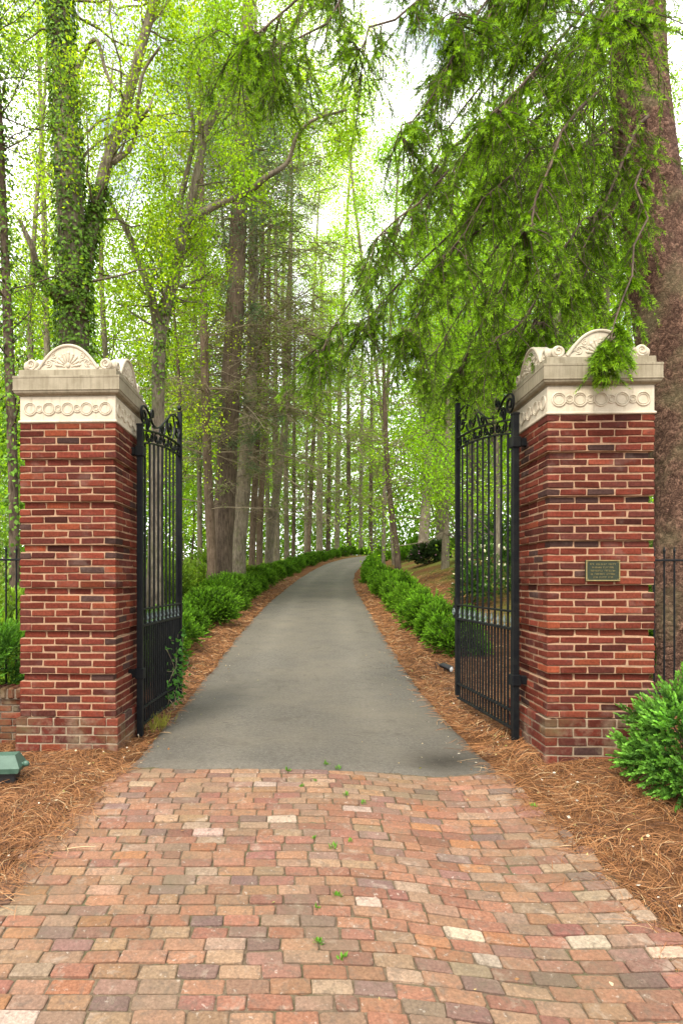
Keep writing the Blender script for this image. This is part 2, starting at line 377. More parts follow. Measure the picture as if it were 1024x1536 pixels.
PAVE_COLS=np.array([[.255,.124,.078],[.270,.140,.082],[.215,.106,.076],[.285,.165,.098],[.300,.205,.128],[.190,.118,.094],[.160,.112,.096],[.325,.250,.175],[.300,.145,.068],[.255,.172,.115],[.220,.158,.112],[.42,.35,.275]])
PAVE_W=np.array([.15,.16,.12,.14,.11,.06,.05,.035,.03,.10,.06,.015]); PAVE_W=PAVE_W/PAVE_W.sum()
def build_apron():
    rg=np.random.default_rng(11); mb=MB()
    soil=MB(); xs=np.linspace(-1.9,2.3,140); ys=np.linspace(.9,5.12,170); X,Y=np.meshgrid(xs,ys)
    inside=(X>xl(Y)-.02)&(X<xr(Y)+.02)
    Z=pave(X,Y)-.0105+rg.normal(0,.0018,X.shape)-.06*(~inside); i=np.arange(169)[:,None]*140+np.arange(139)[None,:]
    Yb=Y-bend(X,Y)
    q=np.stack([i,i+1,i+141,i+140],-1).reshape(-1,4); soil.add(np.stack([X,Yb,Z],-1).reshape(-1,3),q)
    sheet=soil.build('paving_joints',M['soil'],smooth=True); tag(sheet,kind='structure')
    row=0; y=5.06
    while y>1.15:
        d=.0865+rg.uniform(-.004,.004); yc=y-d/2
        x=float(xl(yc))+rg.uniform(-.04,.03)-(0.0 if row%2 else .092)
        while x<float(xr(yc))-.05:
            L=.189+rg.normal(0,.013)
            if rg.random()<.05: L*=.6
            x1=x+L
            if x1>float(xl(yc))-.02:
                x0=max(x,float(xl(yc))-.05+rg.uniform(-.02,.03)); x1c=min(x1,float(xr(yc))+rg.uniform(-.02,.08))
                if x1c-x0>.05:
                    gp=.0028+rg.uniform(0,.0028); a=np.array([x0+gp,yc-d/2+gp]); b=np.array([x1c-gp,yc+d/2-gp])
                    cc=rg.uniform(.003,.012,4)
                    (ax,ay),(bx,by)=a,b
                    o=np.array([[ax+cc[0],ay],[bx-cc[1],ay],[bx,ay+cc[1]],[bx,by-cc[2]],[bx-cc[2],by],[ax+cc[3],by],[ax,by-cc[3]],[ax,ay+cc[0]]])
                    o+=rg.normal(0,.0024,o.shape)
                    ctr=o.mean(0); ang=rg.normal(0,.008); ro=np.array([[math.cos(ang),-math.sin(ang)],[math.sin(ang),math.cos(ang)]])
                    o=(o-ctr)@ro.T+ctr; inn=ctr+(o-ctr)*np.array([1-.011/(bx-ax),1-.011/(by-ay)])
                    hz=np.clip(rg.normal(0,.0030),-.005,.006); tx,ty=rg.normal(0,.012),rg.normal(0,.02)
                    def lift(p,dz):
                        z=pave(p[:,0],p[:,1])+hz+tx*(p[:,0]-ctr[0])+ty*(p[:,1]-ctr[1])+dz
                        return np.stack([p[:,0],p[:,1]-bend(p[:,0],p[:,1]),z],-1)
                    ce=lift(ctr[None],.0012)
                    V=np.vstack([lift(o,-.05),lift(o,-.0045),lift(inn,0),ce]); k=np.arange(8); k2=(k+1)%8
                    q=np.vstack([np.stack([k,k2,k2+8,k+8],-1),np.stack([k+8,k2+8,k2+16,k+16],-1)]); t=np.stack([k+16,k2+16,np.full(8,24)],-1)
                    c=(PAVE_COLS[rg.choice(len(PAVE_COLS),p=PAVE_W)]*.82+np.array([.245,.140,.100])*.18)*rg.normal(1,.09)*(1+rg.normal(0,.03,3))
                    mb.add(V,q,t,c)
            x=x1
        y-=d; row+=1
    o=mb.build('brick_apron',M['paver']); tag(o,kind='structure')

build_ground(); build_driveway(); build_apron()
# ------------------------------------------------------------------ gate pillars
AL=.04; W4=.862; CH=.0633; NC=41
BR_COLS=np.array([[.235,.056,.032],[.26,.064,.036],[.205,.050,.031],[.29,.078,.042],[.17,.052,.036],[.105,.060,.048],[.33,.088,.040],[.14,.046,.032]])
BR_W=np.array([.23,.18,.18,.11,.12,.07,.05,.06])
def bricks_course(mb, rg, half, z, h, odd, depth=.10, col_mul=1.0, nb=4):
    """one course of bricks round a square of half-width `half`"""
    J=.0135; W=2*half
    def put(x0,x1,side):
        # brick along the side's own axis from x0..x1, outer face at half
        s=np.array([x1-x0-J, depth, h-J*.95]); c=np.array([(x0+x1)/2, -half+depth/2+rg.uniform(-.0025,.0015), z+h/2+rg.uniform(-.0012,.0012)])
        v,q,t=cbox(c,s,.0045,.0032,rg)
        a=side*math.pi/2; ca,sa=math.cos(a),math.sin(a)
        v=np.stack([v[:,0]*ca-v[:,1]*sa, v[:,0]*sa+v[:,1]*ca, v[:,2]],-1)
        k=BR_COLS[rg.choice(8,p=BR_W)]*np.clip(rg.normal(1,.20),.5,1.6)*col_mul*.46*np.array([1,.93,1.0])
        mb.add(v,q,t,k)
    for side in range(4):
        full=(side%2==0)!=odd
        if full:
            e=np.linspace(-half,half,nb+1); e[1:-1]+=rg.uniform(-.006,.006,nb-1)
            e[0]-=J/2*0; 
            for i in range(nb): put(e[i]-(J/2 if i==0 else 0),e[i+1]+(J/2 if i==nb-1 else 0),side)
        else:
            a0=-half+depth; a1=half-depth; e=np.linspace(a0,a1,nb); e[1:-1]+=rg.uniform(-.006,.006,nb-2)
            for i in range(nb-1): put(e[i],e[i+1],side)
def ring(mb,cx_,z,r,tr,y,n=28,m=6,flat=.6):
    a=np.arange(n)/n*2*np.pi; b=np.arange(m)/m*2*np.pi
    A,B=np.meshgrid(a,b,indexing='ij')
    V=np.stack([cx_+(r+tr*np.cos(B))*np.cos(A), y-tr*1.15*np.sin(B), z+(r+tr*np.cos(B))*np.sin(A)],-1).reshape(-1,3)
    i=np.arange(n)[:,None]; j=np.arange(m)[None,:]; i2=(i+1)%n; j2=(j+1)%m
    q=np.stack([i*m+j,i2*m+j,i2*m+j2,i*m+j2],-1).reshape(-1,4); mb.add(V,q)
def rotz(mb,side):
    a=side*math.pi/2; ca,sa=math.cos(a),math.sin(a)
    mb.v=[np.stack([v[:,0]*ca-v[:,1]*sa,v[:,0]*sa+v[:,1]*ca,v[:,2]],-1) for v in mb.v]; return mb
def ellip(mb,c,r,rotv=0,n=10,m=6,y=None):
    """flattened ellipsoid relief in the XZ plane, rotated by rotv"""
    u=np.linspace(0,np.pi,m); w=np.arange(n)/n*2*np.pi; U,Wv=np.meshgrid(u,w,indexing='ij')
    x=r[0]*np.sin(U)*np.cos(Wv); yy=r[1]*np.sin(U)*np.sin(Wv); zz=r[2]*np.cos(U)
    X=x*math.cos(rotv)+zz*math.sin(rotv); Z=-x*math.sin(rotv)+zz*math.cos(rotv)
    V=np.stack([X+c[0],yy+c[1],Z+c[2]],-1).reshape(-1,3)
    i=np.arange(m-1)[:,None]; j=np.arange(n)[None,:]; j2=(j+1)%n
    q=np.stack([i*n+j,(i+1)*n+j,(i+1)*n+j2,i*n+j2],-1).reshape(-1,4); mb.add(V,q)
def extrude(mb,poly,y0,y1,bev=.006):
    """polygon (x,z) ccw seen from the front (-y) extruded from y0 (front) to y1"""
    p=np.asarray(poly,float); n=len(p); c=p.mean(0)
    d=p-np.roll(p,1,0); e=np.roll(p,-1,0)-p; nr=norm(norm(np.stack([d[:,1],-d[:,0]],-1))+norm(np.stack([e[:,1],-e[:,0]],-1)))
    inn=p-nr*bev
    f=lambda a,y: np.stack([a[:,0],np.full(n,y),a[:,1]],-1)
    V=np.vstack([f(inn,y0),f(p,y0+bev),f(p,y1-bev),f(inn,y1),[[c[0],y0,c[1]]],[[c[0],y1,c[1]]]]); k=np.arange(n);k2=(k+1)%n
    q=np.vstack([np.stack([k+a*n,k+(a+1)*n,k2+(a+1)*n,k2+a*n],-1) for a in range(3)])[:, ::-1]
    t=np.vstack([np.stack([k,k2,np.full(n,4*n)],-1),np.stack([k2+3*n,k+3*n,np.full(n,4*n+1)],-1)])
    mb.add(V,q,t)
def spiral_pts(c,r0,r1,a0,turns,n=40):
    t=np.linspace(0,1,n); a=a0+turns*2*np.pi*t; r=r0+(r1-r0)*t
    return np.stack([c[0]+r*np.cos(a),c[1]+r*np.sin(a)],-1)
def relief_tube(mb,pts2,y,rad):
    pts=np.stack([pts2[:,0],np.full(len(pts2),y),pts2[:,1]],-1)
    tube1(mb,pts,np.linspace(rad,rad*.7,len(pts)),6,cap=True)

def make_pillar(name,label,corner,inner_right,zbot,ztop,seed):
    rg=np.random.default_rng(seed); half=W4/2
    lx=(-half if inner_right else half)
    ca,sa=math.cos(-AL),math.sin(-AL)
    ctr=np.array([corner[0]+lx*ca-half*sa, corner[1]+lx*sa+half*ca])
    th=thing(name,label,'gate pillar',(ctr[0],ctr[1],zbot),-AL)
    ch=(ztop-zbot-.335)/NC; zpl=.335
    sh=MB(); mo=MB()
    for i in range(NC):                       # i counts from the top
        z=zpl+(NC-1-i)*ch; rec=(i%6==5); hf=half-(.030 if rec else 0)
        bricks_course(sh,rg,hf,z,ch,odd=(i%2==0))
        v,q,t=cbox((0,0,z+ch/2),(2*hf-.012,2*hf-.012,ch+(.003 if rec else -.001)),.001); mo.add(v,q,t,(.35,.225,.145))
    shaft=sh.build('brick_shaft',M['brick'],th); mo.build('mortar',M['mortar'],shaft)
    pl=MB(); pm=MB(); hp=half+.026; k=6; hh=(zpl+.12)/k
    for i in range(k):
        z=-.12+i*hh; bricks_course(pl,rg,hp,z,hh,odd=(i%2==1),col_mul=1.05)
    v,q,t=cbox((0,0,(zpl-.12)/2-.003),(2*hp-.012,2*hp-.012,zpl+.12-.008),.002); pm.add(v,q,t,(.27,.21,.15))
    pp=pl.build('plinth',M['plinth'],th); pm.build('mortar',M['mortar'],pp)
    zt=ztop-zbot
    fr=MB(); v,q,t=cbox((0,0,zt+.117),(W4-.004,W4-.004,.23),.004); fr.add(v,q,t)
    v,q,t=cbox((0,0,zt+.009),(W4+.022,W4+.022,.022),.006); fr.add(v,q,t)
    friz=fr.build('frieze',M['stone'],th)
    for side in range(4):
        rm=MB(); y=-W4/2+.001
        for i in range(5):
            x=(i-2)*.1685; ring(rm,x,zt+.122,.055,.0075,y); ring(rm,x,zt+.122,.041,.005,y)
            if i<4: ring(rm,x+.08425,zt+.122,.032,.0065,y,22); ring(rm,x+.08425,zt+.122,.018,.0045,y,18)
        rotz(rm,side).build('ring_band',M['stone'],friz,smooth=True)
    # cornice: moulded profile swept round a square
    prof_=[(0,.232),(.004,.240),(.022,.246),(.036,.258),(.040,.274),(.046,.277),(.046,.285),(.043,.287),(.043,.383),(.046,.386),(.046,.402),(.040,.405),(.020,.405),(.008,.412),(.006,.466),(0,.470),(-.38,.50)]
    co=MB(); V=[]
    for (o,z) in prof_:
        s=half+o; V+= [[-s,-s,zt+z],[s,-s,zt+z],[s,s,zt+z],[-s,s,zt+z]]
    q=[[i*4+j,i*4+(j+1)%4,(i+1)*4+(j+1)%4,(i+1)*4+j] for i in range(len(prof_)-1) for j in range(4)]
    n=len(prof_)-1; q.append([n*4,n*4+1,n*4+2,n*4+3]); co.add(V,q)
    cor=co.build('cornice',M['stone_old'],th)
    # four lunette pediments with volutes and palmette
    zb=zt+.466
    for side in range(4):
        mb=MB(); a=np.linspace(-1,1,41)
        prof2=[]
        for s in a:
            x=s*.315; zz=  .218*max(0,1-(abs(s)/.86)**2.15) if abs(s)<.86 else 0
            prof2.append((x,zb+.014+max(zz,.012)))
        poly=[(-.315,zb-.002)]+[(.315,zb-.002)]+prof2[::-1]
        yf=-half+.012
        extrude(mb,poly,yf,yf+.12)
        # raised border band following the arch
        arch=np.array([p for p in prof2 if abs(p[0])<.275]); ar3=np.stack([arch[:,0],np.full(len(arch),yf),arch[:,1]-.012],-1)
        tube1(mb,ar3,np.full(len(ar3),.0135),8,cap=True)
        for sgn in (-1,1):
            c=(sgn*.335,zb+.056)
            pts=spiral_pts((0,0),.044,.010,math.radians(-100),1.6,46); pts[:,0]*=-sgn; pts=pts+np.array(c)
            p3=np.stack([pts[:,0],np.full(len(pts),yf+.004),pts[:,1]],-1); tube1(mb,p3,np.linspace(.013,.008,len(p3)),7,cap=True)
            aa=np.linspace(0,2*np.pi,27)[:-1]; extrude(mb,np.stack([c[0]+.05*np.cos(aa),c[1]+.05*np.sin(aa)],-1),yf+.004,yf+.118,.008)
        ped=rotz(mb,side).build('pediment',M['stone'],th)
        rm=MB(); y=yf-.001
        for i in range(-4,5):
            an=math.radians(i*20); L=.108-.006*abs(i); cx0=math.sin(an)*(.048+L*.42); cz0=math.cos(an)*(.048+L*.42)
            ellip(rm,(cx0,y,zb+.030+cz0*.92),(.013,.009,L*.5),an)
            ellip(rm,(math.sin(an)*L*1.18,y,zb+.030+math.cos(an)*L*1.12),(.015,.010,.016),an)
        ellip(rm,(0,y,zb+.045),(.022,.011,.026))
        for sgn in (-1,1):
            s1=spiral_pts((0,0),.034,.008,math.radians(-120),1.5,34); s1[:,0]*=-sgn; relief_tube(rm,s1+np.array([sgn*.175,zb+.062]),y,.0058)
            s2=spiral_pts((0,0),.026,.006,math.radians(100),-1.4,30); s2[:,0]*=sgn; relief_tube(rm,s2+np.array([sgn*.125,zb+.125]),y,.0050)
            cu=catmull([(sgn*.03,zb+.03),(sgn*.08,zb+.045),(sgn*.12,zb+.085),(sgn*.155,zb+.095),(sgn*.195,zb+.085)],26); relief_tube(rm,cu,y,.0058)
        rotz(rm,side).build('palmette_relief',M['stone'],ped,smooth=True)
    return th
CL=np.array([-1.494,5.47]); CR=np.array([2.142,5.08])
ZTL,ZTR=2.914,2.876
pl_l=make_pillar('gate_pillar','brick gate pillar with a bare brick front and uncovered carved stone cap, low brick wall beside it',CL,True,-.03,ZTL,21)
pl_r=make_pillar('gate_pillar','brick gate pillar carrying a bronze plaque, its stone cap brushed by spruce twigs',CR,False,.055,ZTR,22)

def make_plaque():
    ca,sa=math.cos(-AL),math.sin(-AL)
    u0=(902-428)/930; # along right pillar front
    # front face line: CR + s*(ca,sa); solve px
    s=(u0*CR[1]-CR[0])/(ca-u0*sa); x=CR[0]+s*ca; y=CR[1]+s*sa
    z=CAMZ+(HZ-856)/F*y
    th=thing('plaque','small dark bronze plaque with raised lettering screwed to the brick pillar front','plaque',(x,y,z),-AL)
    w,h=.272,.172; mb=MB(); v,q,t=cbox((0,-.008,0),(w,.020,h),.004); mb.add(v,q,t); mb.build('backing',M['bronze'],th)
    fr=MB()
    for (c,sz) in (((0,-.021,h/2-.005),(w,.008,.010)),((0,-.021,-h/2+.005),(w,.008,.010)),((-w/2+.005,-.021,0),(.010,.008,h-.021)),((w/2-.005,-.021,0),(.010,.008,h-.021))):
        v,q,t=cbox(c,sz,.003); fr.add(v,q,t)
    fr.build('raised_border',M['bronze_edge'],th)
    rg=np.random.default_rng(5); L=MB()
    # the casting's lettering is too worn and small to read: raised letter-height strokes in its five centred lines
    for row,(zz,wd,wordl) in enumerate(((.052,.21,(3,7,5)),(.026,.18,(7,8)),(-.001,.20,(9,8)),(-.028,.20,(2,8,7)),(-.054,.16,(4,6,4)))):
        n=sum(wordl)+len(wordl)-1; pitch=wd/n; x=-wd/2+pitch/2
        for wi,k in enumerate(wordl):
            for j in range(k):
                hh=.0125
                for st in range(rg.integers(1,3)):
                    v,q,t=cbox((x+(st-.5)*pitch*.42,-.0195,zz),(pitch*.16,.004,hh),.0006); L.add(v,q,t)
                v,q,t=cbox((x,-.0195,zz+rg.choice([-.0055,0,.0055])),(pitch*.62,.0036,.0022),.0005); L.add(v,q,t)
                x+=pitch
            x+=pitch
    L.build('lettering',M['bronze_edge'],th)
    for sx in (-1,1):
        for sz in (-1,1):
            sc_=MB(); ellip(sc_,(sx*(w/2-.016),-.019,sz*(h/2-.016)),(.004,.003,.004)); sc_.build('screw',M['bronze_edge'],th)
make_plaque()

# ------------------------------------------------------------------ wrought iron gates
def flatbar(mb,p2,thick=.010,width=.022):
    p=np.asarray(p2,float); d=norm(np.gradient(p,axis=0)); nrm=np.stack([-d[:,1],d[:,0]],-1)
    a=p+nrm*thick/2; b=p-nrm*thick/2; n=len(p)
    f=lambda s,y: np.stack([s[:,0],np.full(n,y),s[:,1]],-1)
    V=np.vstack([f(a,-width/2),f(b,-width/2),f(b,width/2),f(a,width/2)]); i=np.arange(n-1)
    q=[]
    for k in range(4):
        k2=(k+1)%4; q.append(np.stack([k*n+i,k2*n+i,k2*n+i+1,k*n+i+1],-1))
    q=np.vstack(q+[np.array([[0,3*n,2*n,n],[n-1,2*n-1,3*n-1,4*n-1]])]); mb.add(V,q)
def bar_mb(x,z0,z1,r=.0105,y=0,sides=8):
    mb=MB(); tube1(mb,np.array([[x,y,z0],[x,y,z1]]),r,sides,cap=True); return mb
def make_gate(label,hinge,free,zl,zh,mirror,latch,bracket_dir):
    hinge=np.array(hinge);free=np.array(free); L=float(np.linalg.norm(free-hinge)); ang=math.atan2(*(free-hinge)[::-1])
    th=thing('iron_gate',label,'gate',(hinge[0],hinge[1],0),ang)
    I=M['iron']
    z0h,z0f=zl,zl+.09
    mb=MB(); v,q,t=cbox((0,0,(z0h-.03+3.01)/2),(.056,.056,3.01-z0h+.03),.004); mb.add(v,q,t); v,q,t=cbox((0,0,3.015),(.066,.066,.02),.004); mb.add(v,q,t); mb.build('stile',I,th)
    mb=MB(); v,q,t=cbox((L,0,(z0f+3.56)/2),(.052,.052,3.56-z0f),.004); mb.add(v,q,t)
    fl=spiral_pts((0,0),.036,.012,math.radians(200),-1.2,26)+np.array([L-.015,3.60]); flatbar(mb,fl,.010,.034)
    mb.build('stile',I,th)
    ztop=lambda u: 2.965+.185*np.sin(np.clip(u/L,0,1)*math.pi/2)**.9
    zbl=lambda u: ztop(u)-.125
    us=np.linspace(.02,L-.02,30)
    for fn in (ztop,zbl):
        mb=MB(); flatbar(mb,np.stack([us,fn(us)],-1),.014,.030); mb.build('arched_rail',I,th)
    zlow=zl+.07
    for z,hh in ((1.235,.018),(1.075,.022),(zlow+.16,.020),(zlow,.020)):
        mb=MB(); v,q,t=cbox((L/2,0,z),(L-.03,.040,hh),.003); mb.add(v,q,t); mb.build('rail',I,th)
    n=9
    for i in range(n):
        u=(i+1)*L/(n+1); mb=bar_mb(u,zlow,float(zbl(u)),.0115); mb.build('bar',I,th)
    for i in range(n+1):
        u=(i+.5)*L/(n+1); s=bar_mb(u,zlow,1.10,.0105).build('short_bar',I,th)
        sp=MB(); prof_=[(.000,1.085),(.012,1.088),(.013,1.098),(.006,1.105),(.010,1.125),(.016,1.140),(.011,1.155),(.005,1.163),(.009,1.172),(.009,1.180),(.004,1.19),(.003,1.215),(.0,1.222)]
        tube1(sp,np.array([[u,0,z] for r,z in prof_]),np.array([max(r,.0015) for r,z in prof_]),8)
        for sg in (-1,1): ellip(sp,(u+sg*.017,0,1.158),(.005,.004,.016),sg*.35)
        sp.build('spearhead',M['iron_pale'],s,smooth=True)
    # ring band of small S scrolls
    m=10
    for i in range(m):
        u=(i+.5)*L/m; zc=(float(ztop(u))+float(zbl(u)))/2; mb=MB()
        sg=1 if i%2 else -1
        s=spiral_pts((0,0),.052,.014,math.radians(90),sg*1.55,30); flatbar(mb,s+np.array([u,zc]),.007,.016)
        s=spiral_pts((0,0),.020,.006,math.radians(250),-sg*1.1,16); flatbar(mb,s+np.array([u+sg*.055,zc-.032]),.006,.015)
        mb.build('band_scroll',M['iron'] if not mirror else M['iron'],th)
    # overthrow scrolls, hinge side (u small) and free side
    def scroll(pts,c=None,r0=0,r1=0,a0=0,tn=0,th_=.012):
        p=catmull(pts,40)
        if c is not None: p=np.vstack([p,spiral_pts(c,r0,r1,math.radians(a0),tn,46)[1:]])
        mb=MB(); flatbar(mb,p,th_,.018); mb.build('scroll',I,th)
    k=L/1.56
    # long S: low point -> rises to the free side -> curls down beside the tall stile
    scroll([(.42*k,3.10),(.535*k,3.115),(.70*k,3.17),(1.0*k,3.335),(1.20*k,3.435),(1.32*k,3.462),(1.42*k,3.458)],(1.42*k,3.325),.135,.03,90,-1.75,.014)
    scroll([(1.17*k,3.42),(1.07*k,3.385),(1.00*k,3.30),(1.02*k,3.20),(1.09*k,3.165)],(1.10*k,3.245),.080,.02,-95,1.5)
    scroll([(1.24*k,3.43),(1.30*k,3.33),(1.27*k,3.22),(1.20*k,3.14)])
    scroll([(.97*k,3.32),(.93*k,3.24),(.86*k,3.115)],(.80*k,3.165),.055,.015,-40,-1.3)
    scroll([(.74*k,3.19),(.70*k,3.14),(.66*k,3.085)])
    # hinge side
    scroll([(.535*k,3.115),(.42*k,3.13),(.33*k,3.18),(.24*k,3.225),(.15*k,3.235)],(.115*k,3.135),.098,.022,75,1.7,.014)
    scroll([(.25*k,3.02),(.30*k,3.12),(.36*k,3.20)],(.405*k,3.225),.048,.012,190,-1.5,.014)
    scroll([(.24*k,3.01),(.215*k,3.08),(.245*k,3.14)],(.285*k,3.10),.04,.01,140,-1.3)
    # latch or strike
    if latch:
        lk=MB(); v,q,t=cbox((L+.055,0,1.155),(.085,.05,.15),.006); lk.add(v,q,t); la=lk.build('lock_box',I,th)
        ro=MB(); 
        for sg in (-1,1):
            ring(ro,L+.055,1.155,.035,.007,sg*.027,20,6,1.0); ellip(ro,(L+.055,sg*.027,1.155),(.016,.010,.016))
        ro.build('rosette',M['iron_pale'],la,smooth=True)
        sl=MB(); flatbar(sl,spiral_pts((L+.035,1.30),.055,.012,math.radians(-90),1.4,30),.010,.03); flatbar(sl,spiral_pts((L+.06,1.26),.03,.008,math.radians(90),-1.2,22),.010,.03); sl.build('latch_scroll',I,th)
    else:
        sl=MB(); v,q,t=cbox((L+.036,0,1.16),(.02,.05,.17),.004); sl.add(v,q,t); flatbar(sl,spiral_pts((L+.045,1.23),.03,.008,math.radians(-90),1.3,24),.009,.03); sl.build('latch_strike',I,th)
    # hinge brackets towards the pillar
    s=bracket_dir
    for z in (2.76,.62):
        hb=MB(); v,q,t=cbox((0,0,z),(.082,.082,.10),.006); hb.add(v,q,t); v,q,t=cbox((0,s*.068,z),(.055,.085,.075),.005); hb.add(v,q,t); hb.build('hinge',I,th)
    return th
HL=(-1.398,5.98); FL=(-1.281,7.53); HR=(2.066,5.585); FR=(1.984,7.15)
make_gate('open black iron gate leaf hung on the pillar without a plaque, vine climbing its foot',HL,FL,.045,3.0,False,False,1)
make_gate('open black iron gate with scrolled lock box, hung on the pillar with the plaque',HR,FR,.10,3.0,True,True,-1)

# ------------------------------------------------------------------ side fences, low wall, garden lamps
def make_fence(label,x0,x1,y,zb,pitch=.105):
    th=thing('iron_fence',label,'fence',(x0,y,zb)); I=M['iron']; n=int((x1-x0)/pitch)
    for i in range(n+1):
        u=i*pitch; mb=bar_mb(u,-.15,1.80-zb,.0095); 
        tube1(mb,np.array([[u,0,1.80-zb],[u,0,1.825-zb],[u,0,1.87-zb]]),np.array([.010,.014,.002]),8); mb.build('bar',I,th)
    for z in (1.725-zb,.22,.95-zb*.5):
        if z==.95-zb*.5: continue
        mb=MB(); v,q,t=cbox(((x1-x0)/2,0,z),(x1-x0+.04,.036,.02),.003); mb.add(v,q,t); mb.build('rail',I,th)
make_fence('black iron fence above the low brick wall, plain pickets without spruce behind',-4.4,-2.36,6.28,.40)
make_fence('black iron fence in front of the thick scaly spruce trunk',3.20,6.2,6.45,.12)
def make_wall():
    rg=np.random.default_rng(31); x0,x1,y0=-5.2,-2.395,5.72
    th=thing('low_brick_wall','low weathered brick wall running up to the pillar without a plaque','wall',(x0,y0,0))
    mb=MB(); mo=MB(); L=x1-x0; h=.0633; n=8
    for i in range(n):
        z=-.08+i*h; e=(0 if i%2 else .107)
        x=-e
        while x<L:
            a,b=max(x,0),min(x+.2145,L)
            if b-a>.03:
                v,q,t=cbox(((a+b)/2,.05+rg.uniform(-.003,.003),z+h/2),(b-a-.011,.10,h-.011),.005,.003,rg); mb.add(v,q,t,BR_COLS[rg.choice(8,p=BR_W)]*rg.normal(.55,.08))
            x+=.2145
    x=0
    while x<L-.02:
        v,q,t=cbox((x+.035,.09,-.08+n*h+.05),(.060,.24,.10),.014,.003,rg); mb.add(v,q,t,BR_COLS[rg.choice(8,p=BR_W)]*rg.normal(.5,.08)); x+=.0715
    v,q,t=cbox((L/2,.11,-.08+n*h/2),(L-.006,.20,n*h),.002); mo.add(v,q,t,(.2,.16,.12))
    v,q,t=cbox((L/2,.09,-.08+n*h+.04),(L-.01,.21,.09),.002); mo.add(v,q,t,(.18,.145,.11))
    w=mb.build('brickwork',M['plinth'],th); mo.build('mortar',M['mortar'],w)
make_wall()
def make_lamps():
    p=P(18,1150,4.75); z=float(G(p[0],4.75))
    th=thing('garden_floodlight','green metal garden floodlight on a dark base in the pine straw by the pillar foot','light',(p[0]-.03,4.75,z),R(6))
    mb=MB(); v,q,t=cbox((0,0,.055),(.15,.13,.11),.01); mb.add(v,q,t); mb.build('base',M['black'],th)
    h=MB()
    # hipped housing: chamfered prism
    A=[(-.16,-.09,.085),(.10,-.09,.085),(.10,.09,.085),(-.16,.09,.085)]; B=[(-.16,-.10,.125),(.115,-.10,.125),(.115,.10,.125),(-.16,.10,.125)]; Cc=[(-.15,-.055,.215),(.07,-.055,.215),(.07,.055,.215),(-.15,.055,.215)]
    V=A+B+Cc; q=[[i+4*l,(i+1)%4+4*l,(i+1)%4+4*l+4,i+4*l+4] for l in range(2) for i in range(4)]+[[3,2,1,0],[8,9,10,11]]; h.add(V,q); h.build('housing',M['green_paint'],th)
    k=MB(); ellip(k,(.135,0,.135),(.026,.024,.024)); tube1(k,np.array([[.10,0,.135],[.135,0,.135]]),.012,8); k.build('knob',M['green_paint'],th,smooth=True)
    gl=MB(); v,q,t=cbox((-.03,.101,.16),(.20,.012,.06),.003); gl.add(v,q,t); gl.build('lens',M['glass'],th)
    Y=9.6; p=P(668,994,Y); z=float(G(p[0],Y))
    th=thing('garden_spotlight','small black spotlight lying in pine straw by the gate with the lock box','light',(p[0],Y,z),R(-50))
    b=MB(); tube1(b,np.array([[-.10,0,.12],[-.05,0,.125],[.05,0,.10],[.10,0,.085]]),np.array([.030,.042,.048,.052]),14,cap=True); b.build('body',M['black'],th)
    g=MB(); ellip(g,(.103,0,.084),(.012,.046,.046)); g.build('lens',M['glass'],th,smooth=True)
    s=MB(); tube1(s,np.array([[-.02,0,.10],[-.02,0,-.10]]),.012,8,cap=True); s.build('stake',M['black'],th)
    w=MB(); pth=catmull([(-.10,0,.10),(-.18,.03,.15),(-.24,.06,.13),(-.22,.08,.02)],20); tube1(w,pth,np.full(20,.006),6); w.build('cable',M['black'],th)
make_lamps()

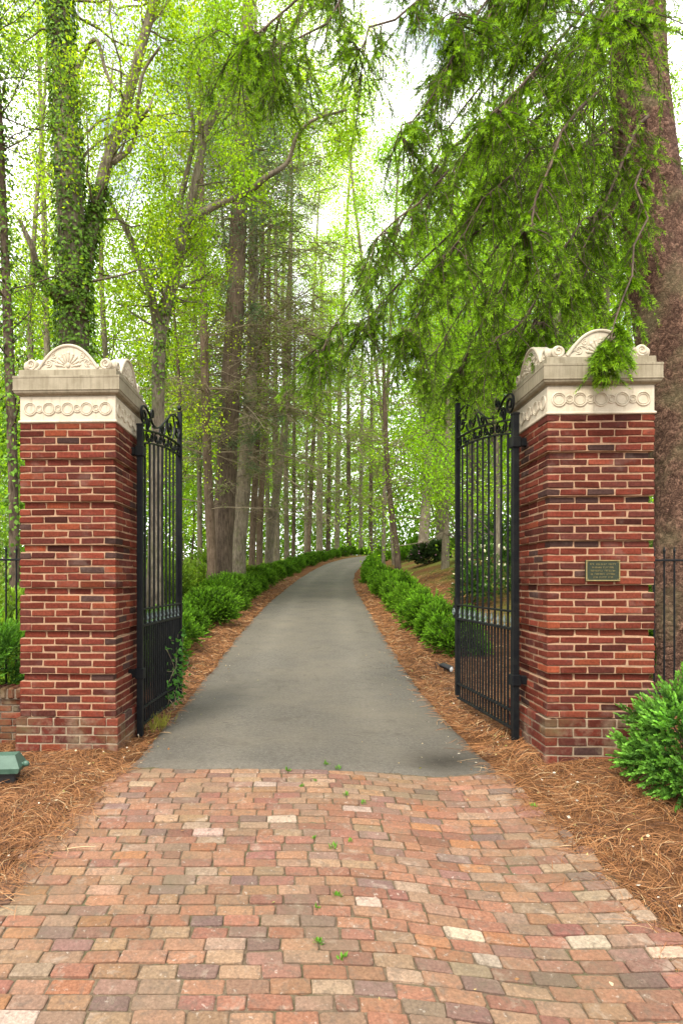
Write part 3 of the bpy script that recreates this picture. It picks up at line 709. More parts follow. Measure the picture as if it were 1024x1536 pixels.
# ------------------------------------------------------------------ pine straw bed, litter
def build_straw():
    rg=np.random.default_rng(41)
    def strands(n,xa,xb,ya,yb,keep,wid,seed,lmin=.10,lmax=.22,lift=.05):
        r=np.random.default_rng(seed); y=ya+(yb-ya)*r.random(n); 
        x=xa(y)+(xb(y)-xa(y))*r.random(n)
        ok=keep(x,y,r)&(r.random(n)<.42+.75*smooth(-.7,.5,np.sin(x*4.1+2*np.sin(y*3.3))*np.cos(y*5.2+x*2.))); x,y=x[ok],y[ok]; n=len(x)
        fld=2.2*np.sin(x*2.3+1.7*np.sin(y*1.9))+1.8*np.cos(y*2.9+x*1.3)+1.2*np.sin(x*7+y*5)
        ang=fld+r.normal(0,.75,n); L=lmin+(lmax-lmin)*r.random(n); cur=r.normal(0,1.9,n)
        s=np.array([-.5,-.17,.17,.5])[None,:]*L[:,None]
        a=ang[:,None]+cur[:,None]*s
        px=x[:,None]+s*np.cos(a); py=y[:,None]+s*np.sin(a)
        base=G(px,py); ons=(np.abs(px-cx(py))<hw(py))&(py>5.0)|((px>xl(py))&(px<xr(py))&(py<=5.05)); base=np.where(ons,pave(px,py)+.008,base)
        ar=(r.random(n)**2.2*lift*np.where(ons.any(1),.3,1))[:,None]
        pz=base+.004+ar*(1-(s/L[:,None]*2)**2*.8)+r.normal(0,.35,n)[:,None]*s*.15
        p=np.stack([px,py,np.maximum(pz,base+.002)],-1)
        tang=norm(np.gradient(p,axis=1)); up=norm(np.stack([r.normal(0,.5,n),r.normal(0,.5,n)-.5,np.ones(n)],-1))[:,None,:]
        side=norm(np.cross(tang,up)); w=(wid*r.uniform(.7,1.3,n))[:,None,None]*np.array([.6,1,1,.5])[None,:,None]
        V=np.stack([p-side*w/2,p+side*w/2],2).reshape(-1,3)
        b=np.arange(n)[:,None]*8+np.arange(3)[None,:]*2
        q=np.stack([b,b+1,b+3,b+2],-1).reshape(-1,4)
        hue=r.random(n)[:,None]; c=np.array([.175,.066,.022])*(1-hue)+np.array([.32,.155,.062])*hue
        dk=(r.random(n)<.30)[:,None]; c=np.where(dk,np.array([.070,.030,.014]),c); pale=(r.random(n)<.05)[:,None]; c=np.where(pale,np.array([.42,.29,.155]),c)
        c=c*r.normal(1,.15,n)[:,None]
        return V,q,np.repeat(np.clip(c,.01,1),8,0)
    mb=MB(); one=lambda v:(lambda y:np.full_like(y,v))
    inpl=lambda x,y:((x<-1.47)&(x>-2.42)&(y>5.4)&(y<6.4))|((x>2.12)&(x<3.05)&(y>5.0)&(y<5.95))
    def keep_l(x,y,r): return (x<xl(y)+.06+r.exponential(.05,len(x)))&~inpl(x,y)
    def keep_r(x,y,r): return (x>xr(y)-.06-r.exponential(.06,len(x)))&~inpl(x,y)
    for a in ((24000,one(-3.6),one(-1.2),2.6,5.75,keep_l,.0025,1),(22000,one(1.5),one(3.3),2.2,5.7,keep_r,.0023,2),(16000,one(3.3),one(5.6),3.6,7.2,keep_r,.0036,3)):
        V,q,c=strands(*a); mb.add(V,q,None,c)
    def side(sg,wd):
        return lambda x,y,r:((sg*(x-cx(y))-hw(y))>-.05-r.exponential(.05,len(x))*(r.random(len(x))<.5))&~inpl(x,y)
    e=lambda sg,o:(lambda y: cx(y)+sg*(hw(y)+o))
    for a in ((9000,e(1,-.25),e(1,1.25),5.2,9.0,side(1,1),.0042,4),(9000,e(1,-.15),e(1,1.5),9,16,side(1,1),.0065,5),(7000,e(1,-.1),e(1,2.0),16,32,side(1,1),.011,6),
              (5000,e(-1,-.15),e(-1,1.0),5.6,9.0,side(-1,1),.0042,7),(7000,e(-1,-.12),e(-1,1.2),9,16,side(-1,1),.0065,8),(6000,e(-1,-.1),e(-1,1.4),16,34,side(-1,1),.011,9),
              (10000,e(1,1.5),e(1,7),8,26,side(1,1),.009,10)):
        V,q,c=strands(*a); mb.add(V,q,None,c)
    tag(mb.build('pine_straw',M['straw']),kind='stuff')
    # fallen leaf scraps
    n=900; r=np.random.default_rng(77); y=2.6+r.random(n)**1.3*9; x=np.where(r.random(n)<.55,xr(y)+np.abs(r.normal(0,.45,n))-.12,xl(y)-np.abs(r.normal(0,.35,n))+.10)
    x=np.where(y>5.1,np.where(r.random(n)<.6,cx(y)+hw(y)+r.normal(.1,.3,n),cx(y)-hw(y)+r.normal(-.05,.2,n)),x)
    few=r.random(n)<.04; x=np.where(few,cx(y)+r.uniform(-1.4,1.4,n),x); bad=inpl(x,y); x,y=x[~bad],y[~bad]; n=len(x)
    ons=(np.abs(x-cx(y))<hw(y))&(y>5.0)|((x>xl(y))&(x<xr(y))&(y<=5.05)); z=np.where(ons,pave(x,y)+.010,G(x,y)+.045)
    u=r.normal(0,1,(n,3)); u[:,2]*=.25; w=r.normal(0,1,(n,3)); w[:,2]*=.3
    Lf=r.uniform(.010,.030,n); V,q=leaves(np.stack([x,y,z],-1),u,w,Lf,Lf*r.uniform(.4,.8,n),.06)
    cs=np.array([[.35,.26,.11],[.36,.30,.19],[.20,.10,.04],[.26,.25,.07],[.40,.36,.29]])[r.integers(0,5,n)]
    mb=MB(); mb.add(V,q,None,rep(cs,4)); tag(mb.build('fallen_leaves',M['straw']),kind='stuff')
build_straw()
# ------------------------------------------------------------------ shrubs
def sprigs(rg,org,ax,L,nl,lL,lW,cbase,ctip,spread=.75,jit=.16):
    """leafy shoots: org (N,3), ax (N,3), length (N)"""
    N=len(org); ax=norm(ax); t=np.linspace(.12,1,nl)[None,:,None]
    p=org[:,None,:]+ax[:,None,:]*L[:,None,None]*t
    rd=rdir(rg,N*nl).reshape(N,nl,3); rd=norm(rd-(rd*ax[:,None,:]).sum(-1,keepdims=True)*ax[:,None,:])
    u=norm(ax[:,None,:]*(1.0-.35*(1-t))+rd*spread*(1.25-t)); w=np.cross(u,rd)+rdir(rg,N*nl).reshape(N,nl,3)*.4
    sc_=(1.0-.35*np.abs(t[...,0]-.5))*rg.uniform(.75,1.25,(N,nl))
    V,q=leaves(p.reshape(-1,3),u.reshape(-1,3),w.reshape(-1,3),(lL*sc_).ravel(),(lW*sc_).ravel(),.08)
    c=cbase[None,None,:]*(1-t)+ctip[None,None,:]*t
    c=c*np.clip(rg.normal(1,.22,(N,1,1)),.45,1.7)*np.clip(rg.normal(1,jit,(N,nl,1)),.5,1.6)
    return V,q,rep(c.reshape(-1,3),4)
def shrub_mesh(seed,rx,rz,ns,nl,lL,lW,shoot=(.10,.20),lumps=9,cb=(.030,.085,.014),ct=(.085,.20,.028),up=.45,fill=1.0):
    """mound of leafy clumps: `lumps` clumps over an uneven dome, ns shoots shared among them"""
    rg=np.random.default_rng(seed); K=lumps*6
    d=rdir(rg,K*3); d=d[d[:,2]>-.28][:K]; K=len(d); big=rdir(rg,5)
    r=.80+sum(.16*np.exp((d@b-1)/.12) for b in big)+rg.normal(0,.07,K)
    cen=d*r[:,None]*np.array([rx,rx,rz]); cen[:,2]+=rz*.42
    w=rg.integers(0,K,ns); cd=d[w]; size=rg.uniform(.6,1.25,K)[w][:,None]*rx*.19
    off=rdir(rg,ns); p=cen[w]+off*size*.55-cd*size*.5; p[:,2]=np.maximum(p[:,2],.03)
    ax=off*.75+cd*.75+np.array([0,0,up])+rg.normal(0,.15,(ns,3)); L=rg.uniform(*shoot,ns)
    tone=np.clip(rg.normal(1,.20,K),.6,1.5)[w]
    inn=rg.random(ns)<.16; p[inn]*=rg.uniform(.35,.8,(inn.sum(),1))
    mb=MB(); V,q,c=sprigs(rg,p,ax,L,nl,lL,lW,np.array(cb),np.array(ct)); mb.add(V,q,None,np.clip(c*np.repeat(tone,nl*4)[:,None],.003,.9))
    st=MB(); k=14; a=rg.random(k)*2*np.pi; e=np.stack([np.cos(a)*rx*.55,np.sin(a)*rx*.55,np.full(k,rz*.9)+rg.normal(0,.08,k)],-1)*rg.uniform(.6,1,(k,1))
    t=np.linspace(0,1,6)[None,:,None]; pts=e[:,None,:]*np.concatenate([t**1.3,t**1.3,t],-1); pts[:,0,2]=-.08
    v,q=tubes(pts,np.linspace(.016,.005,6)[None,:]*np.ones((k,1)),5); st.add(v,q)
    return mb,st
def shrub(name,label,cat,loc,spec,rot=0,group=None,mat='hedge'):
    th=thing(name,label,cat,loc,rot,group); mb,st=spec
    mb.build('foliage',M[mat],th); st.build('stems',M['bark_brown'],th); return th
ORD=['first','second','third','fourth','fifth','sixth','seventh','eighth','ninth','tenth','eleventh','twelfth']
def build_shrubs():
    def beside(y,off):
        sl=float(cx(y+.3)-cx(y-.3))/.6; L=math.hypot(1,sl); o=math.copysign(float(hwp(y))+abs(off),off); return float(cx(y))+o/L, y-o*sl/L
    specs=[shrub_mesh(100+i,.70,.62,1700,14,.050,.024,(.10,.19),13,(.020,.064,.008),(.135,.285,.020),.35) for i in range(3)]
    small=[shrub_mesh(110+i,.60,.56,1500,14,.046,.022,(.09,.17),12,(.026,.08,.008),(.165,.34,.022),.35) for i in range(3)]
    protoL=[];protoR=[]
    rg=np.random.default_rng(9)
    ys=[]; y=8.3
    while y<67: ys.append(y); y+=1.48 if y<26 else 1.8
    for i,y in enumerate(ys):
        x,yq=beside(y,-1.02); x+=rg.normal(0,.08); z=float(G(x,yq))-.02
        lab=('clipped green hedge shrub left of the driveway, %s in its row from the gate'%ORD[i]) if i<10 else 'far clipped hedge shrub lining the left of the driveway near the bend'
        gp='hedge shrubs along the left of the driveway' if i<10 else 'far hedge shrubs on the left of the driveway'
        s=rg.uniform(.86,1.04)*(.92 if y<14 else 1.0)
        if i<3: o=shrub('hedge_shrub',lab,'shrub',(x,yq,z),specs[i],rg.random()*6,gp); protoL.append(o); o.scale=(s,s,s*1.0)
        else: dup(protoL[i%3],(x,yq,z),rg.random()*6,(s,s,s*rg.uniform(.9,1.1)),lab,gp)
    ys=[]; y=11.2
    while y<58: ys.append(y); y+=1.40 if y<26 else 1.8
    for i,y in enumerate(ys):
        x,yq=beside(y,1.05); x+=rg.normal(0,.07); z=float(G(x,yq))-.02
        lab=('rounded bright green shrub right of the driveway, %s in its row from the gate'%ORD[i]) if i<9 else 'far rounded shrub lining the right of the driveway near the bend'
        gp='rounded shrubs along the right of the driveway' if i<9 else 'far rounded shrubs on the right of the driveway'
        s=rg.uniform(.92,1.1)
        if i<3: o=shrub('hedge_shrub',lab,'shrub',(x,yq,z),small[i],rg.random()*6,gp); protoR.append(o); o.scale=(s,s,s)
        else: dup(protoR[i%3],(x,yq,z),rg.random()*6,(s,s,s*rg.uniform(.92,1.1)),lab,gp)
    # second row on the crest at the bend, right side
    for i in range(9):
        y=36+i*2.0; x=float(cx(y)+hw(y))+3.4+rg.normal(0,.5); z=float(G(x,y)); s=rg.uniform(.9,1.3)
        dup(protoR[i%3],(x,y,z),rg.random()*6,s,'far rounded shrub behind the driveway row among the right-hand trunks','far shrubs among the right-hand trunks')
    # foreground yew by the right pillar
    x,y=3.02,4.42; sp=shrub_mesh(130,.56,.60,1500,20,.034,.020,(.10,.19),12,(.018,.070,.014),(.19,.40,.060),.12)
    shrub('yew_shrub','feathery bright green shrub in pine straw at the foot of the pillar with the plaque','shrub',(x,y,float(G(x,y))-.04),sp,.4)
    x,y=2.62,3.62; sp=shrub_mesh(131,.17,.17,90,20,.034,.020,(.09,.16),3,(.018,.070,.014),(.19,.40,.060),.2)
    shrub('yew_shrub','low sprig of feathery shrub lying in straw in front of the taller feathery shrub','shrub',(x+.12,y,float(G(x,y))-.02),sp,1.2)
    x,y=-2.95,6.0; sp=shrub_mesh(132,.46,.52,1000,18,.046,.014,(.10,.2),9,(.035,.115,.018),(.19,.42,.05),.4)
    shrub('fence_shrub','bright green shrub spilling over the low brick wall in front of the fence','shrub',(x,y,.40),sp,.3)
    # rhododendron with purplish buds on the slope
    Y=30.; p=P(643,838,Y); z=float(G(p[0],Y)); sp=shrub_mesh(133,.95,.72,800,12,.14,.05,(.10,.18),8,(.025,.05,.02),(.05,.085,.03),.3)
    th=shrub('rhododendron','dark broad-leaved rhododendron with mauve blooms on the slope at a pale trunk','shrub',(p[0],Y,z),sp)
    rg2=np.random.default_rng(4); n=60; d=rdir(rg2,n); d[:,2]=np.abs(d[:,2]); pts=d*np.array([.98,.98,.75])+np.array([0,0,.26]); mb=MB()
    V,q,c=sprigs(rg2,pts,d,np.full(n,.07),8,.05,.04,np.array([.22,.10,.22]),np.array([.40,.22,.38]),1.2); mb.add(V,q,None,c); mb.build('blossoms',M['hedge'],th)
    # white flowering azalea behind the right gate
    for j,(px,Y,r,lab) in enumerate(((735,15.5,.95,'white flowering bush seen through the bars of the gate with the lock box'),(765,21,1.2,'taller white flowering bush farther up the slope behind the other flowering bush'))):
        p=P(px,850,Y); z=float(G(p[0],Y)); sp=shrub_mesh(140+j,r,r*1.1,900,12,.075,.03,(.15,.3),9,(.03,.085,.015),(.10,.21,.03),.3)
        th=shrub('azalea_bush',lab,'bush',(p[0],Y,z-.05),sp)
        n=70; d=rdir(rg2,n); d[:,2]=np.abs(d[:,2]); pts=d*np.array([r,r,r*1.1])*.95+np.array([0,0,r*.45]); mb=MB()
        V,q,c=sprigs(rg2,pts,d,np.full(n,.05),7,.05,.04,np.array([.7,.7,.66]),np.array([.85,.85,.8]),1.2); mb.add(V,q,None,c); mb.build('blossoms',M['hedge'],th)
    # understorey on the left behind the hedge
    und=[(-3.9,11.5,1.1,1.5),(-5.2,14.5,1.4,2.2),(-3.3,17.,1.0,1.5),(-6.4,11.,1.3,2.0),(-4.6,20.,1.6,2.4),(-8.5,19.,2.0,3.0),(-2.6,24.,1.2,1.8),(-3.7,8.8,.8,1.3)]
    labs=['pale yellow-green bush behind the hedge, seen right of the gate with the vine','tall yellow-green bush behind the first hedge shrubs','low yellow-green bush at the foot of the thick brown pine','yellow-green bush glimpsed through the bars of the vine-grown gate','big pale bush in the gap left of the thin pine','tallest yellow-green bush deep in the left-hand wood','small pale bush between the leaning trunks','bush just behind the pillar without a plaque, seen through the gate bars']
    for j,((x,y,r,h),lab) in enumerate(zip(und,labs)):
        sp=shrub_mesh(150+j,r,h*.62,1000,12,.10,.045,(.2,.45),11,(.07,.14,.015),(.19,.31,.03),.4)
        shrub('understory_bush',lab,'bush',(x,y,float(G(x,y))-.05),sp,0,'yellow-green understorey bushes')
    und=[(7.2,14.,1.0,1.2),(9.5,19.,1.5,2.2),(8.3,26.,1.4,2.0),(12.5,30.,1.8,2.6),(5.6,9.8,.8,1.0)]
    labs=['bright bush in the grass seen through the gate with the lock box','leafy bush on the right-hand slope below the beech trees','leafy bush high on the slope to the right of the pale trunk','large leafy bush at the top of the right-hand slope','low leafy bush at the foot of the spruce, behind the pillar with the plaque']
    for j,((x,y,r,h),lab) in enumerate(zip(und,labs)):
        sp=shrub_mesh(170+j,r,h*.62,900,12,.10,.045,(.2,.4),11,(.04,.10,.015),(.13,.25,.03),.4)
        shrub('understory_bush',lab,'bush',(x,y,float(G(x,y))-.05),sp,0,'leafy bushes on the right-hand slope')
build_shrubs()

def build_small_plants():
    rg=np.random.default_rng(51)
    def weed(seed):
        r=np.random.default_rng(seed); n=14; a=r.random(n)*2*np.pi; el=r.uniform(.3,1.2,n); u=np.stack([np.cos(a)*np.cos(el),np.sin(a)*np.cos(el),np.sin(el)],-1)
        c=u*r.uniform(.002,.022,(n,1)); w=np.cross(u,[0,0,1.]); V,q=leaves(c,u,w,r.uniform(.016,.034,n),r.uniform(.008,.015,n),.1)
        mb=MB(); mb.add(V,q,None,rep(np.array([.11,.26,.03])*r.uniform(.7,1.3,(n,1)),4)); return mb
    first=None
    for i,(px,py) in enumerate(((508,1154),(490,1148),(472,1172),(452,1180),(525,1263),(501,1273),(476,1362),(477,1415),(512,1440),(545,1206),(520,1193),(432,1157),(505,1345),(470,1258),(800,1213))):
        k=(py-HZ)/F; y=4.0
        for _ in range(30): y=(CAMZ-float(pave((px-PX)/F*y,y)))/k
        x=(px-PX)/F*y; loc=(x,y,float(pave(x,y))-.004)
        if first is None:
            o=weed(3).build('paving_weed',M['hedge']); o.location=loc; first=o
            tag(o,'tiny green weed sprouting from a joint of the brick apron','weed','weeds in the joints of the brick apron')
        else:
            o=first.copy(); COL.objects.link(o); o.location=loc; o.rotation_euler=(0,0,i*1.3); s=rg.uniform(.6,1.25); o.scale=(s,s,s)
    # grass tuft at the foot of the left gate
    n=90; x,y=-1.30,6.35; a=rg.random(n)*6.28; u=np.stack([np.cos(a)*.45,np.sin(a)*.45,np.ones(n)],-1)+rg.normal(0,.15,(n,3)); c=np.stack([x+rg.normal(0,.045,n),y+rg.normal(0,.12,n),np.full(n,float(G(x-.1,y))-.01)],-1)
    V,q=leaves(c,u,np.cross(u,[.3,1,0]),rg.uniform(.08,.2,n),np.full(n,.008),.03); mb=MB(); mb.add(V,q,None,rep(np.array([.28,.26,.05])*rg.uniform(.6,1.3,(n,1)),4))
    tag(mb.build('grass_tuft',M['hedge'],origin=(x,y,0)),'yellowed grass tuft under the bottom rail of the gate with the vine','grass')
    # vine on the left gate
    b=np.array(HL); d=np.array(FL)-b; root=b+d*.93
    th=thing('gate_vine','leafy green vine climbing the lower bars of the open gate','vine',(root[0],root[1],.1))
    st=MB(); V_=[];U=[]
    for i in range(7):
        u0=rg.uniform(.62,.99); pts=[]
        for k in range(9):
            f=k/8; u=u0+rg.normal(0,.035)+(.02*f); h=(.05+f*rg.uniform(.6,.98))*(1 if i else 1.0); pts.append([b[0]+d[0]*u-root[0]+rg.normal(0,.03),b[1]+d[1]*u-root[1],h-.1])
        p,_=tube1(st,pts,np.linspace(.005,.002,9),5,n=24)
        for q_ in p[2:]:
            for _ in range(rg.integers(1,4)): V_.append(q_+rg.normal(0,.035,3)); U.append(rg.normal(0,1,3)+np.array([.4,-.5,.1]))
    st.build('stems',M['twig'],th); V_=np.array(V_);U=np.array(U); n=len(V_)
    V,q=leaves(V_,U,rdir(rg,n),rg.uniform(.045,.085,n),rg.uniform(.03,.05,n),.08); mb=MB(); mb.add(V,q,None,rep(np.array([.06,.17,.03])*rg.uniform(.6,1.5,(n,1)),4)); mb.build('foliage',M['hedge'],th)
build_small_plants()

# ------------------------------------------------------------------ trees
def paths(rg,p0,d0,L,n,up=0.,wig=.15):
    N=len(p0); d=norm(d0); out=[p0]; p=p0; st=(L/(n-1))[:,None]
    for k in range(n-1):
        d=norm(d+np.array([0,0,1.])*(up if np.isscalar(up) else up[:,None])/(n-1)+rg.normal(0,wig,(N,3))); p=p+d*st; out.append(p)
    return np.stack(out,1)
def along(pts,t):
    """pts (N,n,3), t (N,K) in 0..1 -> points (N,K,3), tangents"""
    n=pts.shape[1]; f=np.clip(t,0,.9999)*(n-1); i=f.astype(int); w=(f-i)[...,None]; a=np.take_along_axis(pts,i[...,None],1); b=np.take_along_axis(pts,(i+1)[...,None],1)
    return a*(1-w)+b*w, norm(b-a)
def limb(Y,pp,rg=None,ground=True,wob=.12,n=34,dY=0.):
    """limb traced as (px,py,radius px) at depth Y -> resampled world points and radii"""
    pp=np.array(pp,float); m=len(pp); yy=Y+np.linspace(0,dY,m)+(rg.normal(0,wob,m) if rg is not None else 0)
    if ground: yy[:2]=Y
    w=np.stack([(pp[:,0]-PX)/F*yy,yy,CAMZ+(HZ-pp[:,1])/F*yy],-1); r=pp[:,2]/F*Y
    if ground:
        g=float(G(w[0,0],w[0,1])); 
        if w[0,2]>g-.1:
            w=np.vstack([[w[0,0]-(w[1,0]-w[0,0])*.15,w[0,1],g-.25],w]); r=np.concatenate([[r[0]*1.35],r])
        else: w[0,2]=g-.25
    full=catmull(np.hstack([w,r[:,None]]),n); return full[:,:3],np.maximum(full[:,3],.008)
def spread_leaves(rg,anch,k,sig,L,W,col,droop=.35,br=.34,yel=.30):
    N=len(anch); c=rep(anch,k)+rg.normal(0,sig,(N*k,3)); n=len(c)
    u=rdir(rg,n)+np.array([0,0,-droop]); w=rdir(rg,n)
    s=rg.uniform(.65,1.3,n); V,q=leaves(c,u,w,L*s,W*s,.06)
    cb=2.0*rep(np.clip(rg.normal(1,br,(N,1)),.45,1.7),k)*np.clip(rg.normal(1,.15,(n,1)),.6,1.5)*np.asarray(col)
    y=rep(rg.random((N,1)),k)*yel; cb=cb*(1+y*np.array([1.1,.35,-.3])); return V,q,rep(np.clip(cb,.004,.9),4)
def deciduous(name,label,limbs,bark,seed,nsec=40,secL=(1.2,3.2),nter=6,terL=.42,leafk=5,lL=.11,lW=.062,sig=.13,col=(.130,.235,.016),tmin=.35,up=.5,group=None,cat='tree',origin=None,el=(-.15,.9),ivy=None,dead=.46,sides=12,wt=None,rad_k=.22,build=True):
    rg=np.random.default_rng(seed)
    tr=MB()
    for i,(p,r) in enumerate(limbs): tube1(tr,p,r*(1+.07*np.interp(np.arange(len(r)),np.linspace(0,len(r),9),rg.normal(0,1,9))),sides if r.max()>.08 else 7,rough=.05,rg=rg,cap=True)
    if origin is None: origin=limbs[0][0][0]*np.array([1,1,0])+np.array([0,0,float(G(*limbs[0][0][0][:2]))])
    # secondary branches
    ln=np.array([np.linalg.norm(np.diff(p,axis=0),axis=1).sum() for p,r in limbs])
    if wt is not None: ln=ln*np.array(wt)
    li=rg.choice(len(limbs),nsec,p=ln/ln.sum()); p0=[];r0=[];tv=[]
    for j in li:
        p,r=limbs[j]; t=(tmin if j==0 else .12)+(1-(tmin if j==0 else .12))*rg.random()**.8; f=min(t*(len(p)-1),len(p)-1.001); a=int(f); w=f-a; p0.append(p[a]*(1-w)+p[a+1]*w); r0.append(r[a]); tv.append(t)
    p0=np.array(p0); r0=np.array(r0); tv=np.array(tv); az=rg.random(nsec)*2*np.pi; e=rg.uniform(*el,nsec)
    d0=np.stack([np.cos(az)*np.cos(e),np.sin(az)*np.cos(e),np.sin(e)],-1); L=rg.uniform(*secL,nsec)*(1.1-.45*tv)
    S=paths(rg,p0,d0,L,8,up,.20); br=MB(); rs=np.clip(r0*rad_k,.009,.035)
    v,q=tubes(S,rs[:,None]*np.linspace(1,.25,8)[None,:],5); br.add(v,q)
    t=rg.uniform(.25,1,(nsec,nter)); tp,tt=along(S,t); N=nsec*nter; tp=tp.reshape(-1,3); tt=tt.reshape(-1,3)
    d=tt*.7+rdir(rg,N)*.85; TL=rep(L,nter)*terL*rg.uniform(.6,1.2,N); T=paths(rg,tp,d,TL,5,.25,.25)
    v,q=tubes(T,np.full((N,1),.0075)*np.linspace(1,.4,5)[None,:],3); br.add(v,q)
    live=rg.random(N)>=dead
    an=np.concatenate([T[live][:,3:].reshape(-1,3),S[:,-2:].reshape(-1,3)]); cr=MB()
    cr.add(*(lambda a:(a[0],a[1],None,a[2]))(spread_leaves(rg,an,leafk,sig,lL,lW,col)))
    th=thing(name,label,cat,origin,0,group)
    tr.build('trunk',M[bark],th,True,origin); br.build('branches',M[bark],th,True,origin)
    crown=cr.build('crown',M['leaf'],th,False,origin)
    if ivy is not None:
        iv=MB()
        for (j,t0,t1,n,out) in ivy:
            p,r=limbs[j]; t=t0+(t1-t0)*rg.random(n)**.9; f=t*(len(p)-1.01); a=f.astype(int); w=(f-a)[:,None]; c=p[a]*(1-w)+p[a+1]*w; rr=r[a]
            an_=rg.random(n)*2*np.pi; dirs=np.stack([np.cos(an_),np.sin(an_),np.zeros(n)],-1); c=c+dirs*(rr*1.02+np.abs(rg.normal(0,out,n)))[:,None]
            u=np.stack([rg.normal(0,.6,n),rg.normal(0,.6,n),-np.ones(n)],-1)+dirs*.5; V,q=leaves(c,u,np.cross(u,dirs)+rg.normal(0,.2,(n,3)),rg.uniform(.06,.11,n),rg.uniform(.05,.085,n),.05)
            iv.add(V,q,None,rep(np.array([.13,.24,.03])*np.clip(rg.normal(1,.38,(n,1)),.3,2),4))
        iv.build('ivy',M['ivy'],th,False,origin)
    return th
def conifer(name,label,limbs,bark,seed,z0,z1,nwh=16,per=4,bl=(1.6,3.2),droop=-.5,el=(.0,.5),nter=10,green=.5,gz=4.0,col=(.075,.10,.03),needk=5,group=None,origin=None,lL=.075,lW=.012,sig=.07,top_tuft=0,nsub=4,twig=.0045):
    """straight conifer with whorls of thin dead branches and sparse needles"""
    rg=np.random.default_rng(seed); tr=MB()
    for p,r in limbs: tube1(tr,p,r,12 if r.max()>.08 else 8,rough=.04,rg=rg)
    p,r=limbs[0]
    if origin is None: origin=p[0]*np.array([1,1,0])+np.array([0,0,float(G(*p[0][:2]))])
    zz=np.sort(rg.uniform(z0,z1,nwh)); P0=[];D=[];Ls=[];Rr=[]
    for z in zz:
        x,y,rr=np.interp(z,p[:,2],p[:,0]),np.interp(z,p[:,2],p[:,1]),np.interp(z,p[:,2],r); a0=rg.random()*6.28
        for k in range(per):
            a=a0+k*2*np.pi/per+rg.normal(0,.3); e=rg.uniform(*el); P0.append([x,y,z+rg.normal(0,.08)]); D.append([math.cos(a)*math.cos(e),math.sin(a)*math.cos(e),math.sin(e)])
            Ls.append(rg.uniform(*bl)*(1.1-.5*(z-z0)/(z1-z0+1e-6))); Rr.append(min(.028,.014+rr*.06))
    P0=np.array(P0);D=np.array(D);Ls=np.array(Ls);Rr=np.array(Rr); N=len(P0)
    S=paths(rg,P0,D,Ls,9,droop,.10); br=MB(); v,q=tubes(S,Rr[:,None]*np.linspace(1,.2,9)[None,:],5); br.add(v,q)
    t=rg.uniform(.15,1,(N,nter)); tp,tt=along(S,t); sd=np.cross(tt,[0,0,1.]); sg=np.sign(rg.random((N,nter,1))-.5)
    d=(tt*.7+sd*sg*.8+rg.normal(0,.2,tt.shape)+np.array([0,0,-.12])).reshape(-1,3); TL=(np.repeat(Ls[:,None],nter,1)*(1.05-t)*rg.uniform(.25,.55,(N,nter))).ravel()+.12
    T=paths(rg,tp.reshape(-1,3),d,TL,5,-.25,.16); v,q=tubes(T,np.full((len(T),1),twig*1.35)*np.linspace(1,.5,5)[None,:],3); br.add(v,q)
    t2=rg.uniform(.1,1,(len(T),nsub)); up_,ut=along(T,t2); sd=np.cross(ut,[0,0,1.]); d=(ut*.8+sd*np.sign(rg.random((len(T),nsub,1))-.5)*.8+rg.normal(0,.25,ut.shape)).reshape(-1,3)
    U=paths(rg,up_.reshape(-1,3),d,np.repeat(TL,nsub)*rg.uniform(.2,.5,len(d)),4,-.15,.15); v,q=tubes(U,np.full((len(U),1),twig)*np.linspace(1,.6,4)[None,:],3); br.add(v,q)
    th=thing(name,label,'tree',origin,0,group); tr.build('trunk',M[bark],th,True,origin); br.build('branches',M['twig'],th,True,origin)
    hi=np.clip((U[:,1,2]-z0)/max(gz,.1),0,1); keep=rg.random(len(U))<green*(.35+.65*hi)
    an=U[keep].reshape(-1,3)
    if top_tuft:
        zt=rg.uniform(z1-top_tuft,z1,900); x=np.interp(zt,p[:,2],p[:,0]);y=np.interp(zt,p[:,2],p[:,1]); tuft=np.stack([x,y,zt],-1)+rg.normal(0,1,(900,3))*np.array([1.2,1.2,.5]); an=np.vstack([an,rep(tuft,4)+rg.normal(0,.25,(3600,3))])
    if len(an):
        cr=MB(); V,q,c=spread_leaves(rg,an,needk,sig,lL,lW,col,.2,.3,.35); cr.add(V,q,None,c); cr.build('crown',M['needle'],th,False,origin)
    return th

